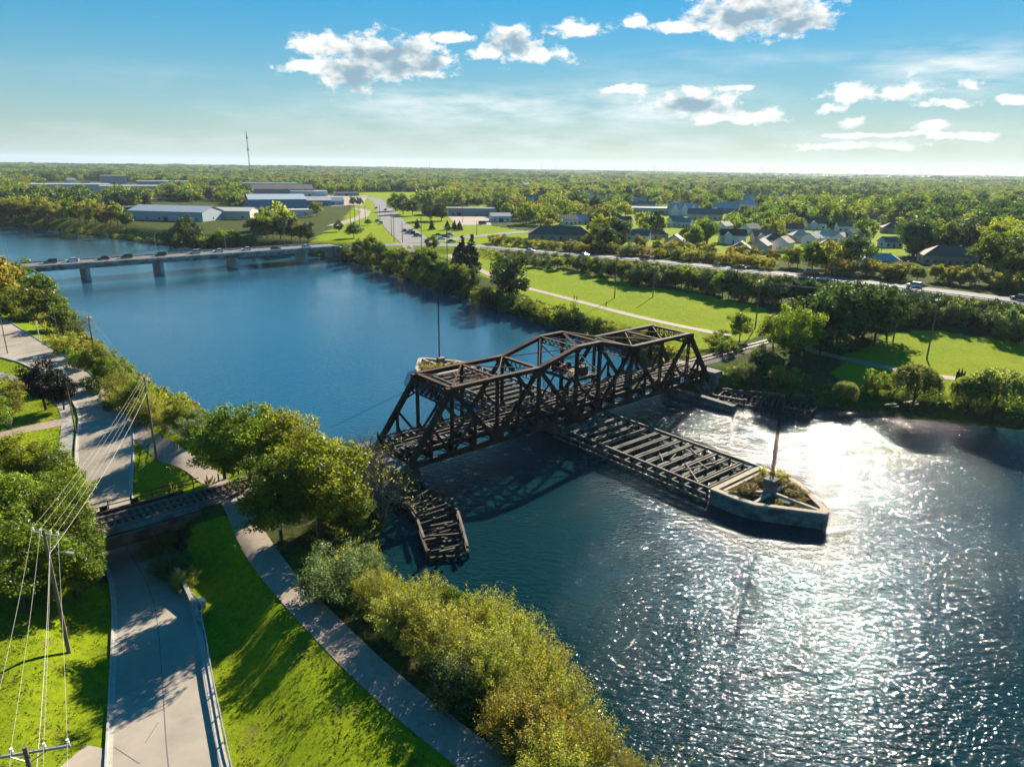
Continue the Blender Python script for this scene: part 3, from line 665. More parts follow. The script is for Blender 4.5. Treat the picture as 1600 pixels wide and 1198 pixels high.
def mixk(*ks): return random.choice(ks)
def near_plants():
    G = 'trees beside the railway and trail on the near bank'
    # the clump between the trail and the bridge (photo base points)
    for kind, px, py, h, w, lab in [
        ('near0', 392, 762, 11.2, 1.0, 'tall green tree left of the pair beside the railway crossing, nearest the canal bend'),
        ('near1', 352, 748, 8.4, 1.1, 'lower rounded green tree at the trail edge just above the railway crossing'),
        ('near2', 445, 757, 10.0, 1.05, 'tall bright green tree growing over the railway next to the bridge approach'),
        ('near3', 500, 835, 11.6, 1.05, 'biggest yellow-green tree between trail and canal beside the swing bridge'),
        ('near1', 440, 845, 9.6, 1.05, 'dense dark green tree beside the trail behind the small white sign'),
        ('near0', 540, 835, 6.6, 1.0, 'yellow-green tree nearest the bridge abutment and the bare grey shrub')]:
        tree(kind, px, py, h, w, label=lab, group=G)
    tree('bare', 598, 812, 9.4, 1.15, name='bare_shrub', cat='shrub', label='leafless grey twiggy shrub in front of the bridge abutment')
    tree('bare', 565, 752, 7.0, 1.1, name='bare_shrub', cat='shrub', label='smaller leafless grey shrub beside the track where it meets the bridge')
    G = 'shrubs along the canal edge beside the trail'
    sh = [('pale0', 525, 935, 5.2, 1.15, 'pale green broadleaf shrub beside the trail below the biggest tree'), ('pale1', 560, 915, 4.6, 1.0, 'small pale green shrub at the water opposite the broken timber crib'),
          ('shrub2', 590, 950, 4.2, 1.0, 'yellow-tipped shrub next to the pale green one at the cove'), ('shrub0', 625, 995, 4.8, 1.05, None), ('shrub1', 665, 965, 4.4, 1.05, None),
          ('shrub3', 690, 1030, 5.2, 1.05, None), ('shrub0', 735, 1000, 4.8, 1.0, None), ('shrub1', 755, 1075, 5.4, 1.05, None), ('shrub3', 800, 1045, 5.4, 1.05, None),
          ('shrub2', 835, 1120, 5.8, 1.0, None), ('shrub0', 850, 1085, 5.2, 1.0, None), ('shrub1', 880, 1160, 5.6, 1.05, None), ('shrub3', 800, 1150, 4.6, .95, None),
          ('shrub2', 905, 1225, 5.4, 1.0, 'bright yellow-green shrub in the corner at the very bottom of the bank'), ('shrub0', 985, 1265, 4.4, 1.0, None), ('shrub2', 645, 985, 4.6, 1.2, 'yellow-green bush in the middle of the thicket beside the cove'), ('shrub2', 775, 1015, 5.2, 1.2, 'yellow-green bush in the thicket right at the open water'), ('pale1', 720, 1090, 4.2, 1.2, 'green bush at the trail side of the olive thicket'), ('shrub2', 830, 1180, 5.0, 1.2, 'yellow-green bush at the trail side near the bottom of the thicket'), ('gnear', 705, 985, 4.2, 1.3, 'leafier green bush among the feathery olive ones'), ('shrub1', 860, 1250, 5.0, 1.0, None)]
    OW = iter('first second third fourth fifth sixth seventh eighth ninth tenth eleventh twelfth thirteenth fourteenth'.split())
    for kind, px, py, h, w, lab in sh:
        tree(kind, px, py, h, w, name='shrub', cat='shrub', group=G, label=lab or next(OW)+' feathery olive-yellow shrub counted from the cove down the thicket beside the trail')
    tree('bare', 1075, 1290, 4.6, 1.3, name='bare_shrub', cat='shrub', label='brown leafless bush at the bottom edge of the bank')
    # west side of the street
    for kind, px, py, h, w, nm, lab in [
        ('maroon', 72, 640, 8.2, 1.0, 'tree', 'dark purple-leaved tree on the corner lawn by the sidewalk curve'), ('maroon', 100, 640, 5.6, .95, 'tree', 'smaller dark purple-leaved tree touching the street edge'),
        ('birch', 14, 668, 7.6, 1.1, 'tree', 'yellow-green birch with white stems on the corner lawn'),
        ('near2', -30, 700, 8.5, 1.1, 'tree', 'green tree at the left edge below the birch'),
        ('near1', 30, 850, 8.4, 1.15, 'tree', 'round green tree behind the leaning pole with wires'), ('near3', 100, 862, 7.6, 1.2, 'tree', 'large dense green tree by the street next to the railway underpass'),
        ('near0', 118, 935, 7.8, 1.15, 'tree', 'pale tipped green tree hanging over the street beside the second pole'), ('near2', 40, 955, 8.8, 1.15, 'tree', 'dark spreading tree at the left behind the second pole'),
        ('near3', -20, 900, 9.0, 1.2, 'tree', 'tall green tree cut by the left edge above the wires'),
        ('near2', 25, 760, 6.6, 1.2, 'tree', 'bushy green tree below the corner lawn at the left edge'), ('near0', 75, 770, 6.8, 1.2, 'tree', 'bushy green tree reaching over the street curb above the underpass'),
        ('near1', 110, 800, 6.2, 1.1, 'tree', 'bushy green tree where the railway reaches the street'), ('pale0', -60, 800, 6.2, 1.2, 'tree', 'pale green tree at the far left edge above the railway'),
        ('shrub2', 243, 832, 3.9, 1.0, 'shrub', 'round olive bush on the corner of the underpass abutment'), ('pale1', 262, 868, 3.3, 1.1, 'shrub', 'small pale green bush on the slope of the underpass wall'), ('shrub0', 285, 885, 2.4, 1.2, 'shrub', 'low olive bush trailing down the slope below the abutment bush')]:
        wp = {243: (-38.6, 67.4), 262: (-35.6, 63.4), 285: (-33.0, 60.6)}.get(px)
        tree(kind, px, py, h, w, name=nm, cat='tree' if nm == 'tree' else 'shrub', label=lab, group='trees west of the street' if nm == 'tree' else 'bushes on the underpass corner', at_world=wp)
    # bank between the street and the canal, from the road bridge to the trail
    G = 'trees and bushes on the bank between street and canal'
    bank = [('myel1', 8, 462, 11, 1.1), ('mid0', 40, 468, 12, 1.1), ('mid2', 68, 480, 11, 1.0), ('myel0', 55, 497, 9.5, 1.1), ('ybush0', 38, 500, 5, 1.2), ('mid1', 86, 508, 9.5, 1), ('mid3', 100, 527, 8.5, 1.0), ('bareb', 122, 530, 8, 1.1),
            ('ybush0', 100, 550, 4.2, 1.1), ('ybush1', 118, 545, 4.4, 1.1), ('ybush0', 135, 560, 4.2, 1.1), ('bush0', 127, 575, 4, 1.1), ('near1', 152, 592, 6.6, 1.1), ('near2', 172, 604, 5.6, 1.0), ('shrub2', 192, 622, 5.2, 1.1), ('shrub3', 205, 640, 4.8, 1.2),
            ('near3', 222, 640, 5.2, 1.1), ('shrub0', 238, 655, 4.6, 1.1), ('shrub2', 262, 668, 3.4, 1.2), ('shrub1', 225, 662, 3.6, 1.1), ('near0', 285, 678, 5.2, 1.0), ('pale0', 305, 686, 4.6, 1.0), ('ybush1', 180, 635, 3, 1.2), ('bush0', 148, 612, 3.0, 1.2),
            ('mid3', 20, 490, 7, 1.2), ('mid0', -20, 452, 11, 1.1), ('mid2', -50, 440, 12, 1.1), ('mid1', -90, 432, 12, 1.1)]
    for kind, px, py, h, w in bank:
        k = kind.rstrip('0123')
        nm = 'shrub' if k in ('shrub', 'bush', 'ybush', 'pale', 'bareb') else 'tree'
        lab = {'myel': 'large yellow-green tree on the bank by the left bridge end', 'mid': 'tall green tree on the bank by the left bridge end', 'bareb': 'spiky grey-brown bush leaning over the water on the left bank', 'ybush': 'low golden bush between the street and the canal',
               'bush': 'low green bush between the street and the canal', 'near': 'round green tree between the curving street and the canal', 'shrub': 'loose olive-yellow bush on the bank above the trail end', 'pale': 'pale green bush at the canal edge just above the railway trees'}[k]
        tree(kind, px, py, h, w, name=nm, cat=nm, label=lab, group=G)

def far_bank_plants():
    rnd = random.Random(5)
    # willows and singles of the right-hand park
    for kind, px, py, h, w, lab in [('willow0', 1424, 640, 9.0, .95, 'weeping willow on the shore in front of the picnic lawn, middle one of three'),
                                    ('willow1', 1550, 655, 10, 1.0, 'biggest weeping willow at the right end of the park shore'), ('willow0', 1508, 652, 8.2, .8, 'narrow weeping willow touching the biggest one on the shore'),
                                    ('willow1', 1318, 630, 4.6, 1.0, 'small weeping willow left of the others by the timber crib')]:
        tree(kind, px, py, h, w, name='willow_tree', label=lab, group='willows on the far shore')
    for kind, px, py, h, w, lab in [('near2', 1235, 572, 12.5, 1.0, 'tall green tree beside the track east of the swing bridge'), ('mid1', 1208, 548, 9, 1.0, 'green tree behind the bend of the track'),
                                    ('mid0', 1155, 535, 7.5, 1.0, 'small green tree left of the track end'), ('bush0', 1120, 543, 4, 1.2, 'low green bush between bridge and the lawn'),
                                    ('bush0', 1135, 552, 3.5, 1.2, 'lowest green bush beside the bridge approach'), ('pale0', 1165, 590, 4.6, 1.0, 'pale green bush leaning on the concrete approach wall'), ('bush1', 1190, 566, 4.2, 1.0, 'pale bush growing over the right side of the track'),
                                    ('bush0', 1225, 600, 3.4, 1.5, 'dark low bush on the slope above the long timber crib'), ('bush0', 1370, 612, 4, 1.2, 'clipped green bush left of the middle willow')]:
        tree(kind, px, py, h, w, name='tree' if kind[:3] != 'bus' and kind[:4] != 'pale' else 'shrub', cat='tree' if kind[:3] != 'bus' and kind[:4] != 'pale' else 'shrub', label=lab)
    for px, py, h in [(1280, 556, 14), (1305, 548, 15.5), (1335, 545, 16), (1365, 540, 15), (1385, 530, 13), (1265, 540, 13), (1320, 530, 15), (1350, 522, 14), (1290, 525, 13)]:
        tree('mdark%d' % (px % 2), px, py, h, .95, label='tall dark tree in the grove between the track and the right-hand lawn', group='dark grove behind the track')
    for px, py, h in [(1437, 512, 9), (1480, 510, 7), (1500, 512, 8), (1540, 515, 6.5)]:
        tree('bush1', px, py, h, .62, name='tree', label='slim pale tree at the back edge of the right-hand lawn', group='slim trees behind the right-hand lawn')
    for px, py, h in [(1570, 532, 8), (1600, 536, 9), (1640, 545, 9), (1545, 520, 7)]:
        tree('bush1', px, py, h, .8, name='shrub', cat='shrub', label='large pale rounded bush at the right end of the upper lawn', group='bushes behind the right-hand lawn')
    # conifers
    for px, py, h, k in [(722, 428, 15, 0), (737, 430, 16, 1), (730, 438, 12, 0), (712, 424, 10, 1)]:
        tree('spruce%d' % k, px, py, h, 1.1, name='spruce_tree', label='dark pointed spruce on the far shore where the canal narrows', group='spruces on the far shore')
    tree('mdark0', 800, 470, 13, 1.1, label='big dark tree standing alone between the canal and the park trail')
    tree('mdark1', 790, 455, 12, 1.0, label='dark tree just behind the big one beside the park trail')
    for px, py, h in [(1101/1.0, 358, 7)]: pass
    for px, py in [(652, 357), (675, 359), (699, 359), (710, 359), (718, 360)]:
        tree('spruce%d' % (px % 2), px, py, 6, 1.6, name='spruce_tree', label='small clipped conifer in the row in front of the car park', group='conifers by the car park')
    for px, py, h in [(630, 335, 15), (618, 330, 14), (645, 337, 13), (672, 345, 14), (690, 345, 13)]:
        tree('mdark%d' % (px % 2), px, py, h, 1.15, label='round dark tree on the lawn beside the intersection', group='trees beside the intersection')
    for px, py, h in [(552, 321, 8), (562, 321, 7.5), (575, 352, 4), (553, 372, 8), (530, 362, 6), (676, 392, 7)]:
        tree('mdark%d' % (px % 2), px, py, h, 1.2, label='dark tree standing alone on the grass between road bridge and industrial yards', group='single trees around the road junction')
    # belts: (name, pixel line, count, jitter px, kinds, heights, label, category)
    belts = [
        ('wshore', [(48, 470), (75, 484), (112, 522), (150, 560), (195, 600), (238, 633), (272, 651), (320, 668)], 34, 3, ['bush0', 'ybush0', 'ybush1', 'bush1', 'bush0'], (2.4, 4.4), 'at the water below the curving street', 'bush'),
        ('shore', [(525, 399), (560, 410), (600, 422), (650, 441), (700, 456), (750, 472), (800, 489), (850, 505), (900, 517)], 44, 5, ['bush0', 'bush0', 'bush2', 'ybush1', 'mid2'], (3.5, 6.5), 'in the belt on the far shore', 'shrub'),
        ('shore2', [(560, 402), (600, 412), (650, 430), (700, 444), (745, 458)], 16, 5, ['mid0', 'mid1', 'mid3', 'mdark0'], (7, 11), 'on the far shore near the road bridge', 'tree'),
        ('shore3', [(760, 466), (820, 486), (880, 503), (940, 520), (1000, 536), (1030, 545)], 30, 6, ['bush0', 'bush2', 'ybush0', 'ybush1', 'bush1'], (2.2, 4.2), 'between far shore and park trail', 'shrub'),
        ('bank', [(775, 404), (830, 414), (900, 421), (975, 439), (1100, 458), (1200, 478)], 56, 6, ['mid0', 'mid1', 'bush1', 'mdark0', 'mdark1', 'bush1'], (6, 10.5), 'between highway and park lawn', 'tree'),
        ('bank2', [(1190, 470), (1250, 478), (1320, 492), (1400, 500), (1500, 505), (1600, 517), (1700, 530)], 40, 7, ['mdark0', 'mdark1', 'mid1', 'bush2'], (6, 10), 'below the highway above the willow lawn', 'tree'),
        ('bank3', [(790, 397), (900, 405), (1000, 415), (1150, 432)], 22, 3, ['bush1', 'bush0', 'ybush1'], (3, 5), 'right under the highway guard rail', 'shrub'),
        ('verge', [(760, 380), (830, 386), (900, 392), (960, 397), (1000, 400), (1100, 409), (1200, 419)], 34, 3, ['ybush0', 'ybush1', 'bush1', 'ybush0'], (3.5, 6), 'lining the far side of the highway', 'shrub'),
        ('verge2', [(910, 388), (960, 388), (1060, 398), (1110, 402), (1150, 406), (1230, 414), (1290, 422)], 16, 5, ['myel0', 'myel1', 'myel2', 'mid0'], (5.5, 8.5), 'between the highway and the houses', 'tree'),
        ('verge3', [(1290, 426), (1350, 432), (1420, 438), (1500, 446), (1560, 452), (1640, 462), (1700, 470)], 24, 5, ['ybush0', 'myel1', 'myel2', 'mid1'], (4.5, 8), 'behind the right end of the highway', 'tree'),
        ('lefts', [(-60, 352), (0, 354), (60, 359), (130, 367), (200, 376), (262, 384)], 30, 2, ['bush0', 'bush2', 'ybush1'], (2.5, 4.5), 'on the shore beyond the road bridge', 'shrub'),
        ('leftt', [(268, 382), (300, 384), (340, 384), (380, 383), (420, 382), (455, 381), (490, 379)], 20, 3, ['mid0', 'mid1', 'mdark0', 'mid3'], (9, 14), 'in the clump behind the road bridge', 'tree'),
        ('leftu', [(-40, 338), (30, 341), (60, 340), (110, 345), (150, 350), (200, 356)], 22, 4, ['mid0', 'myel0', 'mid2', 'myel1'], (10, 15), 'behind the shore lawn beyond the road bridge', 'tree'),
    ]
    ORD = 'first second third fourth fifth sixth seventh eighth ninth tenth eleventh twelfth thirteenth fourteenth fifteenth sixteenth seventeenth eighteenth nineteenth twentieth twenty-first twenty-second twenty-third twenty-fourth twenty-fifth'.split()
    LOOK = {'bush0': 'green', 'bush1': 'pale green', 'bush2': 'dark green', 'ybush0': 'yellow-green', 'ybush1': 'olive', 'mid0': 'leafy green', 'mid1': 'broad green', 'mid2': 'loose green', 'mid3': 'bright green', 'mdark0': 'dark green', 'mdark1': 'deep green', 'myel0': 'yellowing', 'myel1': 'yellow-green', 'myel2': 'golden green'}
    for nm, ln, n, jit, kinds, hr, lab, cat in belts:
        ln = np.array(ln, float); cs = np.r_[0, np.cumsum(np.hypot(*(ln[1:]-ln[:-1]).T))]
        cnt = {}; made = []
        for i in range(n):
            t = cs[-1]*(i+rnd.uniform(.1, .9))/n
            px = np.interp(t, cs, ln[:, 0])+rnd.uniform(-2, 2); py = np.interp(t, cs, ln[:, 1])+rnd.uniform(-jit, jit)*.6; k = rnd.choice(kinds)
            o = tree(k, px, py, rnd.uniform(*hr), rnd.uniform(.9, 1.15), name=cat, cat=cat, label='x', group=cat+'s '+lab, rz=rnd.uniform(0, 6.28)); made.append((px, k, o))
        for px, k, o in sorted(made, key=lambda q: q[0]):
            w = LOOK[k]; cnt[w] = cnt.get(w, 0)+1; o['label'] = (ORD[cnt[w]-1]+' ' if cnt[w] <= 25 else 'one more ')+w+' '+cat+' from the left '+lab

def woodland(keepout):
    """every remaining tree of the plain, too many to count"""
    rng = np.random.default_rng(9)
    pts = []; shells = [(200, 700, 62.), (700, 1500, 95.), (1500, 2600, 190.), (2600, 4200, 520.), (4200, 9000, 2600.)]
    a0, a1 = R(-46), R(46)
    for r0, r1, area in shells:
        n = int((a1-a0)/2*(r1*r1-r0*r0)/area); r = np.sqrt(rng.uniform(r0*r0, r1*r1, n)); a = rng.uniform(a0, a1, n)
        s = math.sqrt(area)/math.sqrt(62.)
        h = (7.5+8.5*rng.uniform(0, 1, n)**1.4+2.*np.sin(np.sin(a)*r*.012)*np.sin(np.cos(a)*r*.009))*min(s, 1.0+.12*(s-1)); w = np.full(n, max(1., s*.85))
        pts.append(np.c_[np.sin(a)*r, np.cos(a)*r, h, w])
    P = np.concatenate(pts)
    # some off to both sides so the land is not bare from other positions
    d, _, _, _ = seg_dist(P[:, :2], WATER, closed=True); ok = ~inside(P[:, :2], WATER) & (d > 9)
    q, _, _, s = seg_dist(P[:, :2], HWY); ok &= q > 14
    nearzone = (P[:, 1] < 400) & (s < 0) & (P[:, 0] > -90); ok &= ~nearzone
    ok &= ~((P[:, 0] < 0) & (P[:, 1] < 230) & (P[:, 0] > -120))
    Z = heights(P[:, :2]); far = sstep((np.hypot(P[:, 0], P[:, 1])-1500)/3000)
    Z = Z+far*(4+5*np.sin(P[:, 0]*.0011)*np.sin(P[:, 1]*.0007+1))
    pj = project(np.c_[P[:, :2], Z])
    OPEN = LAWN_PX[:4]+[
        [(560, 300), (640, 300), (655, 325), (700, 322), (770, 322), (790, 345), (870, 366), (880, 376), (760, 386), (640, 386), (585, 345)],
        [(395, 292), (480, 292), (500, 303), (570, 302), (560, 325), (500, 330), (400, 332)], [(236, 315), (355, 315), (385, 352), (230, 347)],
        [(-300, 340), (280, 362), (280, 392), (-300, 362)], [(60, 286), (120, 282), (190, 284), (300, 290), (300, 302), (60, 303)], [(160, 325), (235, 325), (235, 340), (160, 336)],
        [(1030, 318), (1085, 318), (1085, 338), (1030, 338)], [(820, 273), (930, 272), (930, 277), (820, 278)], [(1150, 281), (1290, 282), (1290, 285), (1150, 284)], [(500, 283), (640, 282), (640, 286), (500, 287)], [(1380, 300), (1450, 301), (1450, 305), (1380, 304)], [(840, 380), (920, 382), (920, 392), (840, 388)],
        [(420, 375), (480, 345), (540, 330), (560, 300), (600, 300), (600, 390), (500, 390)], [(440, 384), (520, 340), (540, 390)]]
    for poly in OPEN: ok &= ~inside(pj[:, :2], poly)
    # glades between houses, keeping each house and the view line in front of it clear
    cl = np.sin(P[:, 0]*.021+1.3*np.sin(P[:, 1]*.013))*np.sin(P[:, 1]*.017+.5)
    suburb = (pj[:, 0] > 800) & (pj[:, 1] > 305) & (pj[:, 1] < 420) & (pj[:, 0] < 1500)
    ok &= ~(suburb & (rng.uniform(0, 1, len(P)) < .38))
    ok &= ~((cl > .55) & (rng.uniform(0, 1, len(P)) < .8) & (P[:, 1] > 500))
    for (hx, hy, hr_) in keepout:
        v = np.array([-hx, -hy]); v /= np.linalg.norm(v)
        cl_ = hr_+max(60, .16*math.hypot(hx, hy)); A = np.array([[hx, hy], [hx+v[0]*cl_, hy+v[1]*cl_]]); q, _, _, _ = seg_dist(P[:, :2], A); ok &= q > hr_*.78+2; q = np.hypot(P[:, 0]-hx, P[:, 1]-hy); ok &= q > hr_+2
    for (tx, ty, tr_) in PLACED: ok &= np.hypot(P[:, 0]-tx, P[:, 1]-ty) > tr_*1.2
    P = P[ok]; Z = Z[ok]; pj = pj[ok]
    P[:, 2] = np.where((pj[:, 0] > 1250) & (pj[:, 1] > 330) & (pj[:, 1] < 425) & (P[:, 1] < 1200), P[:, 2]*1.12, P[:, 2])
    dist = np.hypot(P[:, 0], P[:, 1]); o = np.argsort(dist); P, Z, pj, dist = P[o], Z[o], pj[o], dist[o]
    inview = (pj[:, 0] > -60) & (pj[:, 0] < 1660)
    n_ind = 110; sel = np.where(inview)[0][:n_ind]
    seen = {}
    rnd = random.Random(3); kinds = ['mid0', 'mid1', 'mid2', 'mid3', 'mdark0', 'mdark1', 'mid0', 'myel2']
    for i in sel:
        right = pj[i, 0] > 760
        k = rnd.choice(kinds)
        lab = ('broad green tree among the houses behind the highway' if right else 'broad green tree on the land behind the road bridge')
        if k[:2] == 'my': lab = lab.replace('broad green', 'yellowing')
        if k[:2] == 'md': lab = lab.replace('broad green', 'dark green')
        hk = min(keepout, key=lambda q: math.hypot(q[0]-P[i, 0], q[1]-P[i, 1])); hp = project([[hk[0], hk[1], 6]])[0]
        rel = 'behind' if math.hypot(P[i, 0], P[i, 1]) > math.hypot(hk[0], hk[1])+hk[2] else ('left of' if pj[i, 0] < hp[0] else 'right of')
        hl = KLAB.get((hk[0], hk[1]), '').split(' '); lab = lab.split(' tree')[0]+' tree '+rel+' the '+' '.join(hl[:6])
        plant('tree', k, (P[i, 0], P[i, 1], Z[i]-.2), P[i, 2], 1.05, rnd.uniform(0, 6.28), label=' '.join(lab.split(' ')[:16]), cat='tree', group='trees among the houses' if right else 'trees behind the road bridge')
    rest = np.ones(len(P), bool); rest[sel] = False; P, Z, dist = P[rest], Z[rest], dist[rest]
    # crowns the instanced woodland is made of
    base = []
    for i, (mt, st, sd_) in enumerate([('leaf_far', 'round', 201), ('leaf_far', 'round', 202), ('leaf_far', 'round', 203), ('leaf', 'round', 204), ('leaf_dark', 'round', 205), ('leaf_yellow', 'round', 206), ('needle', 'cone', 207)]):
        rg = np.random.default_rng(sd_)
        V, F, t, C, cr = crown_arrays(rg, 30, 620, .062, rx=.40 if st == 'round' else .2, rz=.42, zc=.52, clump=.17, style=st)
        tb = MB().tube([(0, 0, -.05), (0, 0, .5)], [.02, .012], 5)
        nv = len(V); V = np.r_[V, np.array(tb.v)]; q = [f for f in tb.f if len(f) == 4]; F = np.r_[F, np.array(q)+nv]
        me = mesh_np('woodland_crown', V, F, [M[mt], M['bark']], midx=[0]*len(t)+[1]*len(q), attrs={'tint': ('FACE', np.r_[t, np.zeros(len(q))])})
        base.append(bpy.data.objects.new('woodland_crown', me))
    idx = rng.choice(7, len(P), p=[.22, .20, .20, .14, .13, .08, .03])
    st_ = np.sin(P[:, 0]*.0075+2*np.sin(P[:, 1]*.004))*np.sin(P[:, 1]*.006+1.7)
    idx = np.where((st_ > .55) & (rng.uniform(0, 1, len(P)) < .6), 4, idx); idx = np.where((st_ < -.5) & (rng.uniform(0, 1, len(P)) < .35), 5, idx)
    me = bpy.data.meshes.new('woodland'); me.vertices.add(len(P)); me.vertices.foreach_set('co', np.c_[P[:, :2], Z-.3].astype(np.float32).ravel())
    a = me.attributes.new('sc', 'FLOAT_VECTOR', 'POINT'); a.data.foreach_set('vector', np.c_[P[:, 2]*P[:, 3], P[:, 2]*P[:, 3], P[:, 2]].astype(np.float32).ravel())
    a = me.attributes.new('rz', 'FLOAT', 'POINT'); a.data.foreach_set('value', rng.uniform(0, 6.28, len(P)).astype(np.float32))
    a = me.attributes.new('pick', 'INT', 'POINT'); a.data.foreach_set('value', idx.astype(np.int32))
    o = tag(link('woodland', me), label='woods of green and yellowing trees covering the plain to the horizon', cat='woodland', kind='stuff')
    ng = bpy.data.node_groups.new('scatter', 'GeometryNodeTree'); ng.interface.new_socket('Geometry', in_out='INPUT', socket_type='NodeSocketGeometry'); ng.interface.new_socket('Geometry', in_out='OUTPUT', socket_type='NodeSocketGeometry')
    gi = ng.nodes.new('NodeGroupInput'); go = ng.nodes.new('NodeGroupOutput'); j = ng.nodes.new('GeometryNodeJoinGeometry')
    def named(nm, ty):
        n = ng.nodes.new('GeometryNodeInputNamedAttribute'); n.data_type = ty; n.inputs['Name'].default_value = nm
        return next(s for s in n.outputs if s.enabled)
    sc_, rz_, pk = named('sc', 'FLOAT_VECTOR'), named('rz', 'FLOAT'), named('pick', 'INT')
    cx = ng.nodes.new('ShaderNodeCombineXYZ'); ng.links.new(rz_, cx.inputs[2])
    er = ng.nodes.new('FunctionNodeEulerToRotation'); ng.links.new(cx.outputs[0], er.inputs[0])
    for i, b in enumerate(base):
        oi = ng.nodes.new('GeometryNodeObjectInfo'); oi.inputs['Object'].default_value = b; oi.inputs['As Instance'].default_value = True
        cp = ng.nodes.new('FunctionNodeCompare'); cp.data_type = 'INT'; cp.operation = 'EQUAL'; 
        ins_ = [s for s in cp.inputs if s.enabled]; ng.links.new(pk, ins_[0]); ins_[1].default_value = i
        ip = ng.nodes.new('GeometryNodeInstanceOnPoints'); ng.links.new(gi.outputs[0], ip.inputs['Points']); ng.links.new(cp.outputs[0], ip.inputs['Selection'])
        ng.links.new(oi.outputs['Geometry'], ip.inputs['Instance']); ng.links.new(er.outputs[0], ip.inputs['Rotation']); ng.links.new(sc_, ip.inputs['Scale'])
        ng.links.new(ip.outputs[0], j.inputs[0])
    ng.links.new(j.outputs[0], go.inputs[0])
    md = o.modifiers.new('scatter', 'NODES'); md.node_group = ng
    print('woodland instances', len(P))

# ------------------------------------------------------------------ the swing bridge
LH, HW = 34.2, 4.4; S1, S2, SA = 27.1, 10.85, 2.66
ZB, Z1, Z2 = 3.35, 12.95, 15.0
def chord_z(u):
    u = abs(u)
    if u <= SA: return Z2
    if u <= S2: return Z2+(Z1-Z2)*(u-SA)/(S2-SA)
    if u <= S1: return Z1
    return Z1+(ZB-Z1)*(u-S1)/(LH-S1)
def laced(mb, p, q, w, h, n=8, t=.14, side=None):
    """two flanges with zigzag lacing between, in a vertical (or given) plane"""
    p, q = Vector(p), Vector(q); d = (q-p).normalized(); s = Vector(side) if side else Vector((0, 0, 1)); s = (s-d*s.dot(d)).normalized()
    mb.beam(p+s*h/2, q+s*h/2, w, t, up=s); mb.beam(p-s*h/2, q-s*h/2, w, t, up=s)
    for i in range(n):
        a = p+(q-p)*i/n; b = p+(q-p)*(i+1)/n; m_ = (a+b)/2
        sg = s*(h/2-t/2)
        mb.beam(a+sg, m_-sg, w*.35, t*.7, up=s); mb.beam(m_-sg, b+sg, w*.35, t*.7, up=s)
def gusset(mb, u, v, z, w, h):
    mb.box((u, v, z), (w, .70, h))
